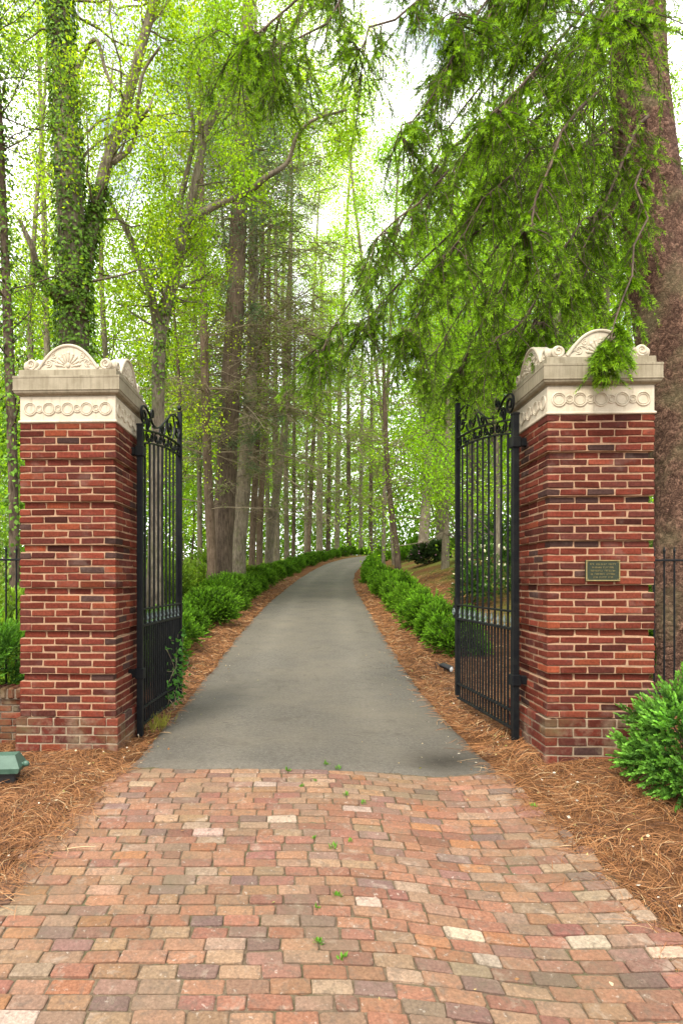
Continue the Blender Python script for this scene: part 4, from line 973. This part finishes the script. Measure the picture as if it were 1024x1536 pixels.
def build_near_trees():
    rg=np.random.default_rng(61)
    # ivy clad double-stemmed tree on the left
    Y=13.
    l1=limb(Y,[(112,820,30),(112,640,26),(112,500,25),(110,400,21),(103,250,17.5),(96,120,15.5),(90,0,15),(86,-140,12),(80,-330,9),(76,-520,4)],rg)
    l2=limb(Y,[(118,470,11),(130,380,10.5),(143,320,10),(158,255,9.5),(178,195,9),(197,130,8),(212,70,7.5),(232,0,7),(262,-120,5.5),(290,-260,3)],rg,False)
    l3=limb(Y,[(112,470,10),(85,440,8),(60,410,6),(48,370,4),(30,330,2.5)],rg,False,dY=-.6)
    l4=limb(Y,[(178,210,5),(205,185,3.6),(222,165,2.2),(232,140,1.0)],rg,False,dY=-.5)
    l5=limb(Y,[(170,245,4),(200,215,3.5),(207,160,3),(215,110,2.4),(240,70,1.6)],rg,False,dY=-.8)
    l6=limb(Y,[(98,150,4),(125,85,3.5),(145,60,3),(160,110,2.5),(175,135,1.6)],rg,False,dY=-.8)
    deciduous('ivy_clad_tree','tall double-stemmed tree with its left stem wrapped in ivy, behind the plain brick pillar',[l1,l2,l3,l4,l5,l6],'bark_grey',201,50,(1.2,3.0),7,.42,34,.070,.042,.19,tmin=.3,ivy=[(0,.05,.82,10500,.045),(1,.0,.30,1500,.04),(2,0,.6,450,.04)],wt=[1,1,.6,.3,.5,.5])
    Y=15.
    l1=limb(Y,[(233,840,12),(237,640,10.5),(238,560,10),(241,500,10),(252,450,9),(264,410,8.5),(270,370,8),(276,345,8)],rg)
    l2=limb(Y,[(276,348,7),(287,300,7),(300,240,6.5),(310,195,6.2),(330,160,5.5),(352,135,5),(385,95,4),(425,55,3.2),(470,10,2),(520,-60,1.2)],rg,False)
    l3=limb(Y,[(274,355,6),(290,330,5.6),(320,310,5.2),(350,298,4.8),(378,284,4.4),(400,265,4),(430,245,3.4),(445,205,2.8),(470,180,2.2),(520,165,1.5)],rg,False,dY=-.8)
    l4=limb(Y,[(240,520,6),(232,465,6),(220,420,5.5),(205,380,5),(190,345,4.2),(172,315,3),(160,290,2)],rg,False)
    l5=limb(Y,[(275,350,4.5),(272,300,4.2),(285,240,3.6),(290,190,3),(280,120,2.4),(300,40,1.6)],rg,False,dY=.5)
    deciduous('forked_tree','slender tree forking into long bent limbs, rising behind the vine-grown gate',[l1,l2,l3,l4,l5],'bark_grey',202,100,(1.0,2.6),7,.42,34,.070,.042,.19,tmin=.45,wt=[.6,1,1,.7,.8],ivy=[(0,.3,.65,500,.03)])
    Y=20.5
    l1=limb(Y,[(330,848,18),(337,760,16),(340,700,15.5),(347,560,14.5),(353,450,13.5),(357,350,13),(362,230,11.5),(368,100,10),(374,-40,8),(380,-260,4)],rg)
    conifer('white_pine','thickest brown pine trunk behind the left hedge, blue-green tuft high above',[l1],'bark_brown',203,4,17.5,10,3,(1.2,2.4),.2,(-.1,.5),7,.5,3.,(.045,.085,.05),5,lL=.13,lW=.016,top_tuft=5)
    Y=23.
    l1=limb(Y,[(356,845,12.5),(362,770,11.5),(368,700,10.5),(374,620,9.8),(378,540,8.8),(380,420,7.5),(380,300,6.2),(381,180,4.6),(383,60,3),(384,-30,1.5)],rg)
    conifer('dead_branched_hemlock','pale straight hemlock with whorls of bare branches beside the thick brown pine',[l1],'bark_grey',204,5.2,21,46,4,(2.8,6.0),-.45,(.0,.55),15,.25,5.,(.10,.17,.025),needk=4,lL=.09,lW=.016,nsub=3,twig=.009)
    Y=19.5
    l1=limb(Y,[(318,845,7.5),(314,760,7),(310,650,6.5),(307,540,6),(305,420,5),(303,300,4),(300,180,2.5),(298,90,1.2)],rg)
    conifer('slim_pine','thin straight pine left of the thick brown pine',[l1],'bark_red',205,3.5,17,18,3,(1.4,3.0),-.2,(-.1,.4),9,.4,5.,needk=4)
    specs=[(27.,[(378,842,5),(380,780,5),(384,700,5),(388,600,4.6),(392,480,3.8),(394,350,2.6),(396,240,1.5)],'bark_red','slim reddish trunk directly right of the pale hemlock',206),
           (31.,[(403,842,6.6),(406,800,6.2),(414,740,5.8),(422,680,5.5),(429,620,5.2),(431,540,5.6),(434,440,4.2),(437,330,2.6),(438,240,1.3)],'bark_grey','trunk leaning to the right among the grouped trunks behind the left hedge',207),
           (30.,[(389,840,5.2),(390,780,5),(394,700,4.6),(397,620,4.3),(401,520,4.6),(403,400,3.2),(404,300,1.8)],'bark_red','orange-brown trunk standing just left of the leaning trunk',208),
           (36.,[(415,838,5.2),(414,760,4.8),(413,660,4.4),(413,540,3.6),(414,420,2.4),(414,330,1.2)],'bark_grey','thin grey trunk directly right of the leaning trunk',209),
           (58.,[(479,818,5.2),(479,740,4.8),(480,660,4.4),(481,560,3.6),(482,460,2.6),(483,360,1.4)],'bark_pale','pale straight trunk left of where the driveway bends',210),
           (54.,[(463,820,3.6),(466,740,3.4),(470,660,3),(472,560,2.4),(474,480,1.4)],'bark_brown','dark slim trunk just left of the pale straight trunk near the bend',211),
           (60.,[(492,817,3.6),(493,740,3.4),(494,640,3),(495,540,2.2),(496,450,1.2)],'bark_brown','dark slim trunk just right of the pale straight trunk near the bend',212),
           (68.,[(541,812,3.4),(541,740,3.2),(542,660,2.8),(543,560,2),(543,480,1.1)],'bark_pale','pale far trunk straight above the end of the driveway',213),
           (70.,[(556,812,3.2),(556,740,3),(557,650,2.6),(557,560,1.9),(558,470,1)],'bark_brown','dark far trunk right of the pale one above the driveway end',214),
           (65.,[(523,815,3.6),(523,740,3.2),(522,650,2.8),(522,560,2),(521,470,1)],'bark_brown','dark far trunk left of the pale one above the driveway end',215),
           (44.,[(440,835,3),(441,740,2.8),(441,640,2.4),(442,540,1.8),(443,450,1)],'bark_brown','thinnest trunk midway between the leaning trunk and the pale straight trunk',216),
           (25.,[(596,836,4.8),(590,790,4.4),(584,740,4),(580,690,3.8),(577,620,3.2),(575,540,2.2),(574,460,1.2)],'bark_brown','dark small trunk leaning left over the right-hand shrubs',217)]
    for Y,pp,bk,lab,sd in specs:
        l=limb(Y,pp,rg,wob=.05); z0=float(l[0][0,2])+3.0; z1=float(l[0][-1,2])
        conifer('slim_conifer',lab,[l],bk,sd,z0,z1,17,3,(2.2,4.8),-.35,(-.1,.5),9,.40,4.,(.10,.17,.028),5,'slim conifers behind the hedges',lL=.12 if Y<40 else .2,lW=.020 if Y<40 else .036,sig=.1,nsub=2,twig=.009 if Y<40 else .012)
    # beech pair on the right of the drive
    Y=36.
    l1=limb(Y,[(634,822,9),(637,780,7.6),(640,740,7),(642,700,6.6),(643,670,6.4),(636,640,5.5),(632,590,4.6),(634,520,3.6),(640,440,2.4),(650,360,1.2)],rg)
    l2=limb(Y,[(643,675,4),(649,640,3.6),(650,590,3),(655,520,2.2),(660,450,1.2)],rg,False)
    deciduous('beech_tree','pale smooth-barked beech standing on the slope behind the dark rhododendron',[l1,l2],'bark_pale',220,75,(1.5,4.2),6,.42,7,.17,.10,.24,(.095,.21,.022),tmin=.42)
    Y=41.
    l1=limb(Y,[(660,820,6),(658,760,5.6),(654,690,5.2),(656,640,4.8),(660,580,4),(662,500,3),(664,420,1.8)],rg)
    deciduous('beech_tree','second pale beech, partly hidden just behind the first',[l1],'bark_pale',221,60,(1.5,4.2),6,.42,7,.19,.11,.26,(.11,.23,.022),tmin=.3)
    # maples and beeches behind the right pillar and gate
    more=[(13.5,[(838,800,8),(838,640,7),(836,520,6.5),(834,430,6),(838,330,4.6),(846,220,3.4),(850,100,2)],'slim tree rising behind the pillar with the plaque',222,(.115,.24,.022)),
          (17.,[(745,815,5),(744,700,4.6),(742,600,4.2),(738,500,3.4),(735,380,2.4),(733,260,1.4)],'slim tree seen through the bars of the gate with the lock box',223,(.12,.245,.02)),
          (20.,[(705,812,5),(707,700,4.6),(706,600,4.2),(703,480,3.2),(700,360,2)],'tree between the second beech and the gate with the lock box',224,(.11,.24,.02)),
          (16.,[(905,800,7),(905,600,6.4),(908,430,5.6),(915,260,4.4),(925,100,3)],'tree hidden low behind the pillar with the plaque, rising left of the spruce trunk',225,(.11,.235,.022)),
          (19.,[(790,812,6),(788,640,5.5),(783,500,4.8),(776,360,3.8),(770,220,2.4),(768,100,1.3)],'tree rising just left of the spruce-brushed stone cap',226,(.13,.25,.02)),
          (23.,[(1040,800,6),(1042,600,5.6),(1038,400,4.6),(1030,200,3.2)],'tree standing far behind and right of the spruce trunk',227,(.12,.24,.02)),
          (25.,[(668,800,5),(672,640,4.6),(676,500,3.8),(682,360,2.8),(690,220,1.6)],'tall tree behind the hanging spruce boughs, right of the beeches',228,(.13,.26,.02))]
    for Y,pp,lab,sd,c in more:
        l=limb(Y,pp,rg,wob=.1); k=Y/15
        deciduous('leafy_tree',lab,[l],'bark_grey',sd,70,(1.3*k**.5,3.4*k**.5),7,.42,26,.074*k**.6,.044*k**.6,.20*k**.5,c,tmin=.18,group='leafy trees behind the right pillar')
    more=[(11.,[(22,830,9),(18,640,8.5),(12,480,8),(6,330,7),(0,180,6),(-8,40,5),(-16,-120,3)],'dark ivy-hung tree at the very left edge behind the fence',230,(.05,.11,.02),'bark_brown'),
          (19.,[(52,830,6),(48,640,5.6),(46,500,5.2),(50,380,4.4),(60,240,3.6),(70,100,2.4),(76,-40,1.4)],'thin grey tree left of the ivy-clad tree',231,(.13,.24,.02),'bark_grey'),
          (22.,[(75,830,7),(74,640,6.4),(70,480,5.8),(66,300,4.8),(60,120,3.4),(58,-40,2)],'grey tree close behind the ivy-clad tree',232,(.14,.25,.02),'bark_grey'),
          (24.,[(168,835,6),(166,700,5.6),(160,560,5),(152,400,4),(158,240,3),(170,90,1.8)],'tree between the ivy-clad tree and the forked tree',233,(.14,.255,.02),'bark_grey'),
          (21.,[(272,840,5),(268,720,4.6),(270,600,4.2),(262,480,3.4),(250,340,2.4),(244,210,1.4)],'slim tree close behind the forked tree',234,(.145,.26,.02),'bark_brown'),
          (46.,[(430,830,6),(428,640,5.2),(424,460,4.6),(430,300,3.8),(446,150,2.8),(455,0,1.6)],'tall leafy tree above the leaning trunks, centre of the wood',235,(.14,.26,.02),'bark_grey'),
          (24.,[(355,835,5),(352,640,4.6),(345,450,4),(330,280,3.2),(322,120,2.2),(318,-20,1.3)],'leafy tree behind the thick pine with limbs in the forked tree crown',236,(.14,.255,.02),'bark_grey'),
          (63.,[(505,820,6),(508,640,5.4),(512,480,4.6),(520,330,3.8),(530,180,2.8),(535,40,1.6)],'tall leafy tree behind the drooping spruce tips at the driveway bend',237,(.13,.25,.02),'bark_grey'),
          (37.,[(402,830,5),(400,680,4.6),(396,520,4.2),(392,380,3.6),(388,240,2.6),(390,90,1.6)],'tall leafy tree covering the middle of the wood left of the drooping spruce tips',239,(.135,.255,.018),'bark_grey'),
          (52.,[(458,828,4),(460,680,3.6),(466,520,3.2),(474,380,2.6),(480,240,1.8)],'tall leafy tree far up the left side of the driveway, crown above its end',240,(.13,.25,.018),'bark_grey'),
          (27.,[(300,838,6),(298,640,5.4),(292,460,4.8),(296,300,3.8),(304,140,2.6),(310,0,1.6)],'leafy tree between the forked tree and the thick brown pine',241,(.14,.26,.018),'bark_grey'),
          (39.,[(590,832,6),(580,690,5.4),(560,520,4.6),(540,370,3.8),(524,230,2.8),(512,90,1.8)],'tall leafy tree leaning left over the driveway behind the spruce tips',242,(.135,.255,.018),'bark_grey'),
          (33.,[(575,818,5),(578,660,4.6),(585,500,4),(592,350,3.2),(600,200,2.2)],'tall leafy tree seen above the small leaning trunk',238,(.12,.245,.02),'bark_grey')]
    for Y,pp,lab,sd,c,bk in more:
        pp=[(a,b,c*(.62 if sd>=234 else .85)) for a,b,c in pp]; l=limb(Y,pp,rg,wob=.1); k=Y/15
        deciduous('leafy_tree',lab,[l],bk,sd,44 if sd in (230,231,232,233,234,236) else 74,(1.2*k**.5,3.2*k**.5),7,.42,26,.074*k**.6,.044*k**.6,.20*k**.5,c,tmin=.28,group='leafy trees in the left and middle wood',ivy=[(0,.02,.9,1500,.10)] if sd==230 else None)
build_near_trees()

def build_far_trees():
    rg=np.random.default_rng(71); protos=[]
    for i in range(4):
        h=rg.uniform(15,19); lean=rg.normal(0,.6,2); z=np.linspace(-.3,h,20); f=z/h
        p=np.stack([lean[0]*np.abs(f)**1.5+.45*np.sin(f*5+i),lean[1]*np.abs(f)**1.5+.4*np.cos(f*4+i),z],-1); r=.085*(1-f*.9)+.01
        b=p[9]; l2=catmull([b,b+np.array([.6,.3,1.8]),b+np.array([1.5,.2,4.0]),b+np.array([1.9,-.2,6.2])],16); r2=np.linspace(.08,.015,16)
        protos.append(([(p,r),(l2,r2)],i))
    pos=[]
    for _ in range(4000):
        y=rg.uniform(28,78); x=rg.uniform(-.55*y,.75*y)
        dr=abs(x-float(cx(y)))
        if y<64 and dr<5.0: continue
        if .0<x/y<.20 and y<70: continue
        if 54<y<76 and 6<x<26: continue
        if any((x-a)**2+(y-b)**2<2.6**2 for a,b in pos): continue
        pos.append((x,y))
        if len(pos)>=38: break
    done={}
    for j,(x,y) in enumerate(pos):
        k=j%4; z=float(G(x,y))
        left=x<float(cx(y)); lab='slender pale-leaved tree deep in the wood left of the driveway' if left else 'slender green-leaved tree deep in the wood right of the driveway'
        gp='far trees in the wood left of the driveway' if left else 'far trees in the wood right of the driveway'
        if k not in done:
            limbs,i=protos[k]
            o=deciduous('woodland_tree',lab,limbs,['bark_grey','bark_brown','bark_pale','bark_grey'][k],300+k,85,(1.5,3.8),6,.45,20,.155,.095,.34,[(.11,.22,.02),(.085,.19,.022),(.13,.235,.02),(.07,.16,.022)][k],tmin=.16,group=gp,origin=(0,0,0))
            o.location=(x,y,z); o.rotation_euler=(0,0,rg.random()*6.28); done[k]=o
        else:
            s=rg.uniform(.75,1.2); o=dup(done[k],(x,y,z),rg.random()*6.28,s,lab,gp)
    # the distant wood that closes the view: one mass nobody could count
    n=26000; y=rg.uniform(80,125,n); x=rg.uniform(-.75,.95,n)*y; h=rg.random(n)**1.15*25; an=np.stack([x,y,G(x,y)+h],-1); mb=MB()
    V,q,c=spread_leaves(rg,an,7,.9,.55,.36,(.060,.125,.018),.2,.35,.3); mb.add(V,q,None,c)
    tag(mb.build('distant_woods',M['leaf']),kind='stuff')
    # ground cover of low leaves left of the hedge and beyond the crest
    n=2600; y=rg.uniform(8,46,n); x=cx(y)-hw(y)-2.2-np.abs(rg.normal(0,5,n)); x2=cx(y)+hw(y)+6+np.abs(rg.normal(0,5,n)); pick=rg.random(n)<.72; x=np.where(pick,x,x2); y=np.where(pick,y,y*.5+24); 
    an=np.stack([x,y,G(x,y)+np.abs(rg.normal(0,.16,n))],-1); mb=MB(); V,q,c=spread_leaves(rg,an,9,.16,.12,.06,(.10,.19,.02),.0,.3,.4); mb.add(V,q,None,c)
    tag(mb.build('ground_cover',M['leaf']),kind='stuff')
build_far_trees()

# ------------------------------------------------------------------ the big spruce
def build_spruce():
    rg=np.random.default_rng(81); Y=7.8
    pp=[(1046,1000,56),(1040,900,53),(1032,700,49),(1008,520,46),(978,310,43),(962,160,40),(952,0,36),(958,-250,28),(950,-600,19),(946,-1000,8),(945,-1250,2)]
    l=limb(Y,pp,None,n=60); p,r=l
    th=thing('spruce_tree','huge spruce with thick scaly trunk and drooping bright-tipped boughs behind the pillar with the plaque','tree',(p[0,0],Y,float(G(p[0,0],Y))))
    org=th.location
    tr=MB(); S_=112; fine=catmull(np.hstack([p,r[:,None]]),760); fine=fine[fine[:,2]<11.5]; pc,rc=fine[:,:3],fine[:,3]
    V,q=tubes(pc[None],rc[None],S_); V=V.reshape(len(pc),S_,3); arc=np.arange(S_)/S_*2*np.pi*.40; zz=pc[:,2]
    nC=int((zz.max()-zz.min())*2*np.pi*.40/.0042); ca_=rg.random(nC)*2*np.pi*.40; cz_=rg.uniform(zz.min(),zz.max(),nC); hC=rg.uniform(.35,1.,nC); per=2*np.pi*.40; D=np.zeros((len(pc),S_)); Tn=np.ones((len(pc),S_))
    for k in range(len(pc)):
        m=np.abs(cz_-zz[k])<.16; a=ca_[m]; dz=(zz[k]-cz_[m])[None,:]; da=np.abs(arc[:,None]-a[None,:]); da=np.minimum(da,per-da)
        d=np.sqrt((da*1.15)**2+(dz*.8)**2); o=np.argsort(d,1)[:,:2]; ii=np.arange(S_); d1=d[ii,o[:,0]]; d2=d[ii,o[:,1]]; e=np.clip((d2-d1)/.022,0,1)
        h=hC[m][o[:,0]]; tilt=-(dz[0][o[:,0]])/.06; D[k]=e**.6*(.006+.012*h)+e*tilt*.004; Tn[k]=(.62+.38*e)*(.72+.45*h)
    nrm=norm(V-pc[:,None,:]); big=.018*np.sin(arc*9+3*np.sin(zz[:,None]*1.1))*np.ones((len(pc),1))
    V=V+nrm*(D+big-.012)[...,None]; tr.add(V.reshape(-1,3),q,None,np.repeat(Tn.reshape(-1,1),3,1))
    up=p[:,2]>11.2; tube1(tr,p[up],r[up]*.97,24,col=(.9,.9,.9)); tr.build('trunk',M['bark_spruce'],th,True,org)
    def trunk_at(z): return np.array([np.interp(z,p[:,2],p[:,0]),np.interp(z,p[:,2],p[:,1]),z])
    B=[];W=[]
    # explicit boughs: (attach z, end point, sag)
    ex=[(6.5,P(915,505,4.9),.15),(8.6,P(500,500,6.6),.6),(8.0,P(560,470,7.2),.5),(7.2,P(620,480,6.4),.4),(7.6,P(700,540,7.4),.4),(6.6,P(760,500,5.8),.3),(7.0,P(680,380,5.6),.3),(8.2,P(600,330,5.6),.5),(6.4,P(820,470,6.0),.2),(7.9,P(800,330,5.2),.3),
        (9.6,P(620,180,5.8),.6),(10.4,P(560,60,6.0),.7),(11.5,P(440,60,5.8),.8),(11.0,P(400,40,5.2),.9),(9.0,P(760,150,5.4),.4),(9.8,P(700,20,6.0),.5),(8.8,P(920,30,4.6),.3),
        (7.4,P(640,540,9.4),.5),(8.4,P(560,400,9.6),.5),(9.4,P(640,250,9.6),.5),(10.5,P(700,80,9.8),.5),(7.3,P(880,420,6.4),.2),(9.9,P(800,40,6.2),.4),(8.0,P(720,280,6.6),.4),(8.9,P(660,110,7.6),.5),(6.9,P(740,440,8.6),.3),(10.2,P(820,-60,5.6),.4),(11.6,P(640,-80,6.6),.6),(12.,P(520,-60,7.4),.7),
        (9.2,np.array([7.8,8.4,6.6]),.3),(8.0,np.array([7.4,10.2,5.6]),.3),(10.,np.array([5.2,11.4,7.2]),.3)]
    for (z,e,sag) in ex:
        a=trunk_at(z); e=np.asarray(e,float); m1=a*.66+e*.34+np.array([0,0,.55*sag+.25])+rg.normal(0,.10,3); m2=a*.3+e*.7+np.array([0,0,.45*sag+.12])+rg.normal(0,.10,3); tip=e+(e-m2)*.15+np.array([0,0,.06])
        pts=catmull([a,m1,m2,e,tip],14)+rg.normal(0,.035,(14,3)); B.append(pts); W.append(np.linspace(.024,.004,14) if z>7 else np.linspace(.014,.003,14))
    for z in np.linspace(12.5,21,26):
        a=trunk_at(z); az=rg.random()*6.28; Lb=(23-z)*.36; e=a+np.array([math.cos(az)*Lb,math.sin(az)*Lb,-Lb*.55]); B.append(catmull([a,a*.5+e*.5+np.array([0,0,.3]),e],14)); W.append(np.linspace(.03,.006,14))
    B=np.array(B);W=np.array(W); br=MB(); v,q=tubes(B,W,7); br.add(v,q)
    # hanging secondary twigs
    nb=len(B); K=60; t=np.sort(rg.uniform(.22,1,(nb,K)),1); tp,tt=along(B,t); sd=norm(np.cross(tt,[0,0,1.])); sg=np.sign(rg.random((nb,K,1))-.5)
    Lb=np.linalg.norm(B[:,-1]-B[:,0],axis=-1); d=(tt*.5+sd*sg*.7+np.array([0,0,-.62])+rg.normal(0,.18,tt.shape)).reshape(-1,3)
    TL=(np.where(np.arange(nb)==0,.42,1.)[:,None]*rg.uniform(.35,1.15,(nb,K))*(1.12-.55*t)*np.clip(Lb/4,.6,1.1)[:,None]).ravel()
    T=paths(rg,tp.reshape(-1,3),d,TL,7,-1.15,.10); v,q=tubes(T,np.linspace(.0065,.0022,7)[None,:]*np.ones((len(T),1)),4); br.add(v,q)
    # third order
    k3=5; t3=rg.uniform(.12,.95,(len(T),k3)); up_,ut=along(T,t3); sd=norm(np.cross(ut,[0.02,0,1.])); d=(ut*.8+sd*np.sign(rg.random((len(T),k3,1))-.5)*.65+rg.normal(0,.22,ut.shape)).reshape(-1,3)
    UL=np.repeat(TL,k3)*rg.uniform(.22,.48,len(d)); U=paths(rg,up_.reshape(-1,3),d,UL,5,-.35,.1); v,q=tubes(U,np.linspace(.0032,.0016,5)[None,:]*np.ones((len(U),1)),3); br.add(v,q)
    br.build('boughs',M['bark_brown'],th,True,org)
    # shoots with needles along U and the outer part of T
    def shoots(pts,n,tip,near):
        N=len(pts); t=np.linspace(.15,1,n)[None,:]*np.ones((N,1)); c,u=along(pts,t); return c.reshape(-1,3),u.reshape(-1,3),(t>.80).ravel()
    cU,uU,tU=shoots(U,8,1,1); cT,uT,tT=shoots(T,12,1,1)
    c=np.vstack([cU,cT]); u=np.vstack([uU,uT]); tp_=np.concatenate([tU,tT]); m=9; N=len(c)
    cc=rep(c,m)+rep(u,m)*rg.uniform(-.03,.03,(N*m,1)); ax=rep(u,m); rd=rdir(rg,N*m); rd=norm(rd-(rd*ax).sum(-1,keepdims=True)*ax); uu=ax*.8+rd*.75+np.array([0,0,.10]); tipm=np.repeat(tp_,m)
    V,q=leaves(cc,uu,np.cross(uu,rd),rg.uniform(.026,.044,N*m),rg.uniform(.0042,.0068,N*m),.02)
    hue=np.clip(rg.normal(.45,.28,(N,1)),0,1); cl=np.array([.032,.080,.008])*(1-hue)+np.array([.175,.340,.018])*hue; cl=np.where(tp_[:,None],np.array([.27,.50,.035])*rg.uniform(.7,1.2,(N,1)),cl)
    mb=MB(); mb.add(V,q,None,rep(rep(cl,m),4)); mb.build('needles',M['needle'],th,False,org)
build_spruce()

# ------------------------------------------------------------------ sky, light, camera
EL,AZ=R(52),R(205)        # sun height; compass direction it comes from (0 = +Y, clockwise)
w=bpy.data.worlds.new('World'); sc.world=w; w.use_nodes=True; nt=w.node_tree; nt.nodes.clear()
out=nt.nodes.new('ShaderNodeOutputWorld'); bg=nt.nodes.new('ShaderNodeBackground'); sky=nt.nodes.new('ShaderNodeTexSky'); sky.sky_type='NISHITA'; sky.sun_disc=False
sky.sun_elevation=EL; sky.sun_rotation=AZ; sky.air_density=1.2; sky.dust_density=2.5
bg.inputs['Strength'].default_value=.12
tc=nt.nodes.new('ShaderNodeTexCoord'); mp=nt.nodes.new('ShaderNodeMapping'); mp.inputs['Scale'].default_value=(1.6,1.6,3.2); nz=nt.nodes.new('ShaderNodeTexNoise'); nz.inputs['Scale'].default_value=2.4; nz.inputs['Detail'].default_value=7; nz.inputs['Roughness'].default_value=.6
rp=nt.nodes.new('ShaderNodeValToRGB'); rp.color_ramp.elements[0].position=.30; rp.color_ramp.elements[1].position=.52
mx=nt.nodes.new('ShaderNodeMix'); mx.data_type='RGBA'; mx.inputs[7].default_value=(11.3,11.2,10.9,1)
L_=nt.links.new
L_(tc.outputs['Generated'],mp.inputs['Vector']); L_(mp.outputs[0],nz.inputs['Vector']); L_(nz.outputs['Fac'],rp.inputs[0]); L_(rp.outputs[0],mx.inputs[0]); L_(sky.outputs[0],mx.inputs[6]); L_(mx.outputs[2],bg.inputs[0]); L_(bg.outputs[0],out.inputs[0])
sd=bpy.data.lights.new('sun','SUN'); sd.energy=2.0; sd.angle=R(12); sd.color=(1,.92,.78); so=bpy.data.objects.new('sun',sd); COL.objects.link(so)
dirv=Vector((math.sin(AZ)*math.cos(EL),math.cos(AZ)*math.cos(EL),math.sin(EL))); so.rotation_euler=(-dirv).to_track_quat('-Z','Y').to_euler(); so.location=(0,-5,20)
cam=bpy.data.cameras.new('camera'); co=bpy.data.objects.new('camera',cam); COL.objects.link(co); sc.camera=co
co.location=(0,0,CAMZ); co.rotation_euler=(math.pi/2,0,0); cam.sensor_fit='VERTICAL'; cam.sensor_height=24; cam.sensor_width=16; cam.lens=F/1536*24
cam.shift_x=(512-PX)/1536; cam.shift_y=(HZ-768)/1536; cam.clip_end=2000; cam.clip_start=.05
sc.view_settings.view_transform='Standard'; sc.view_settings.look='None'; sc.view_settings.exposure=1.3; sc.view_settings.gamma=1
sc.cycles.max_bounces=8; sc.cycles.diffuse_bounces=4; sc.cycles.transmission_bounces=6; sc.cycles.glossy_bounces=2; sc.cycles.caustics_reflective=False; sc.cycles.caustics_refractive=False
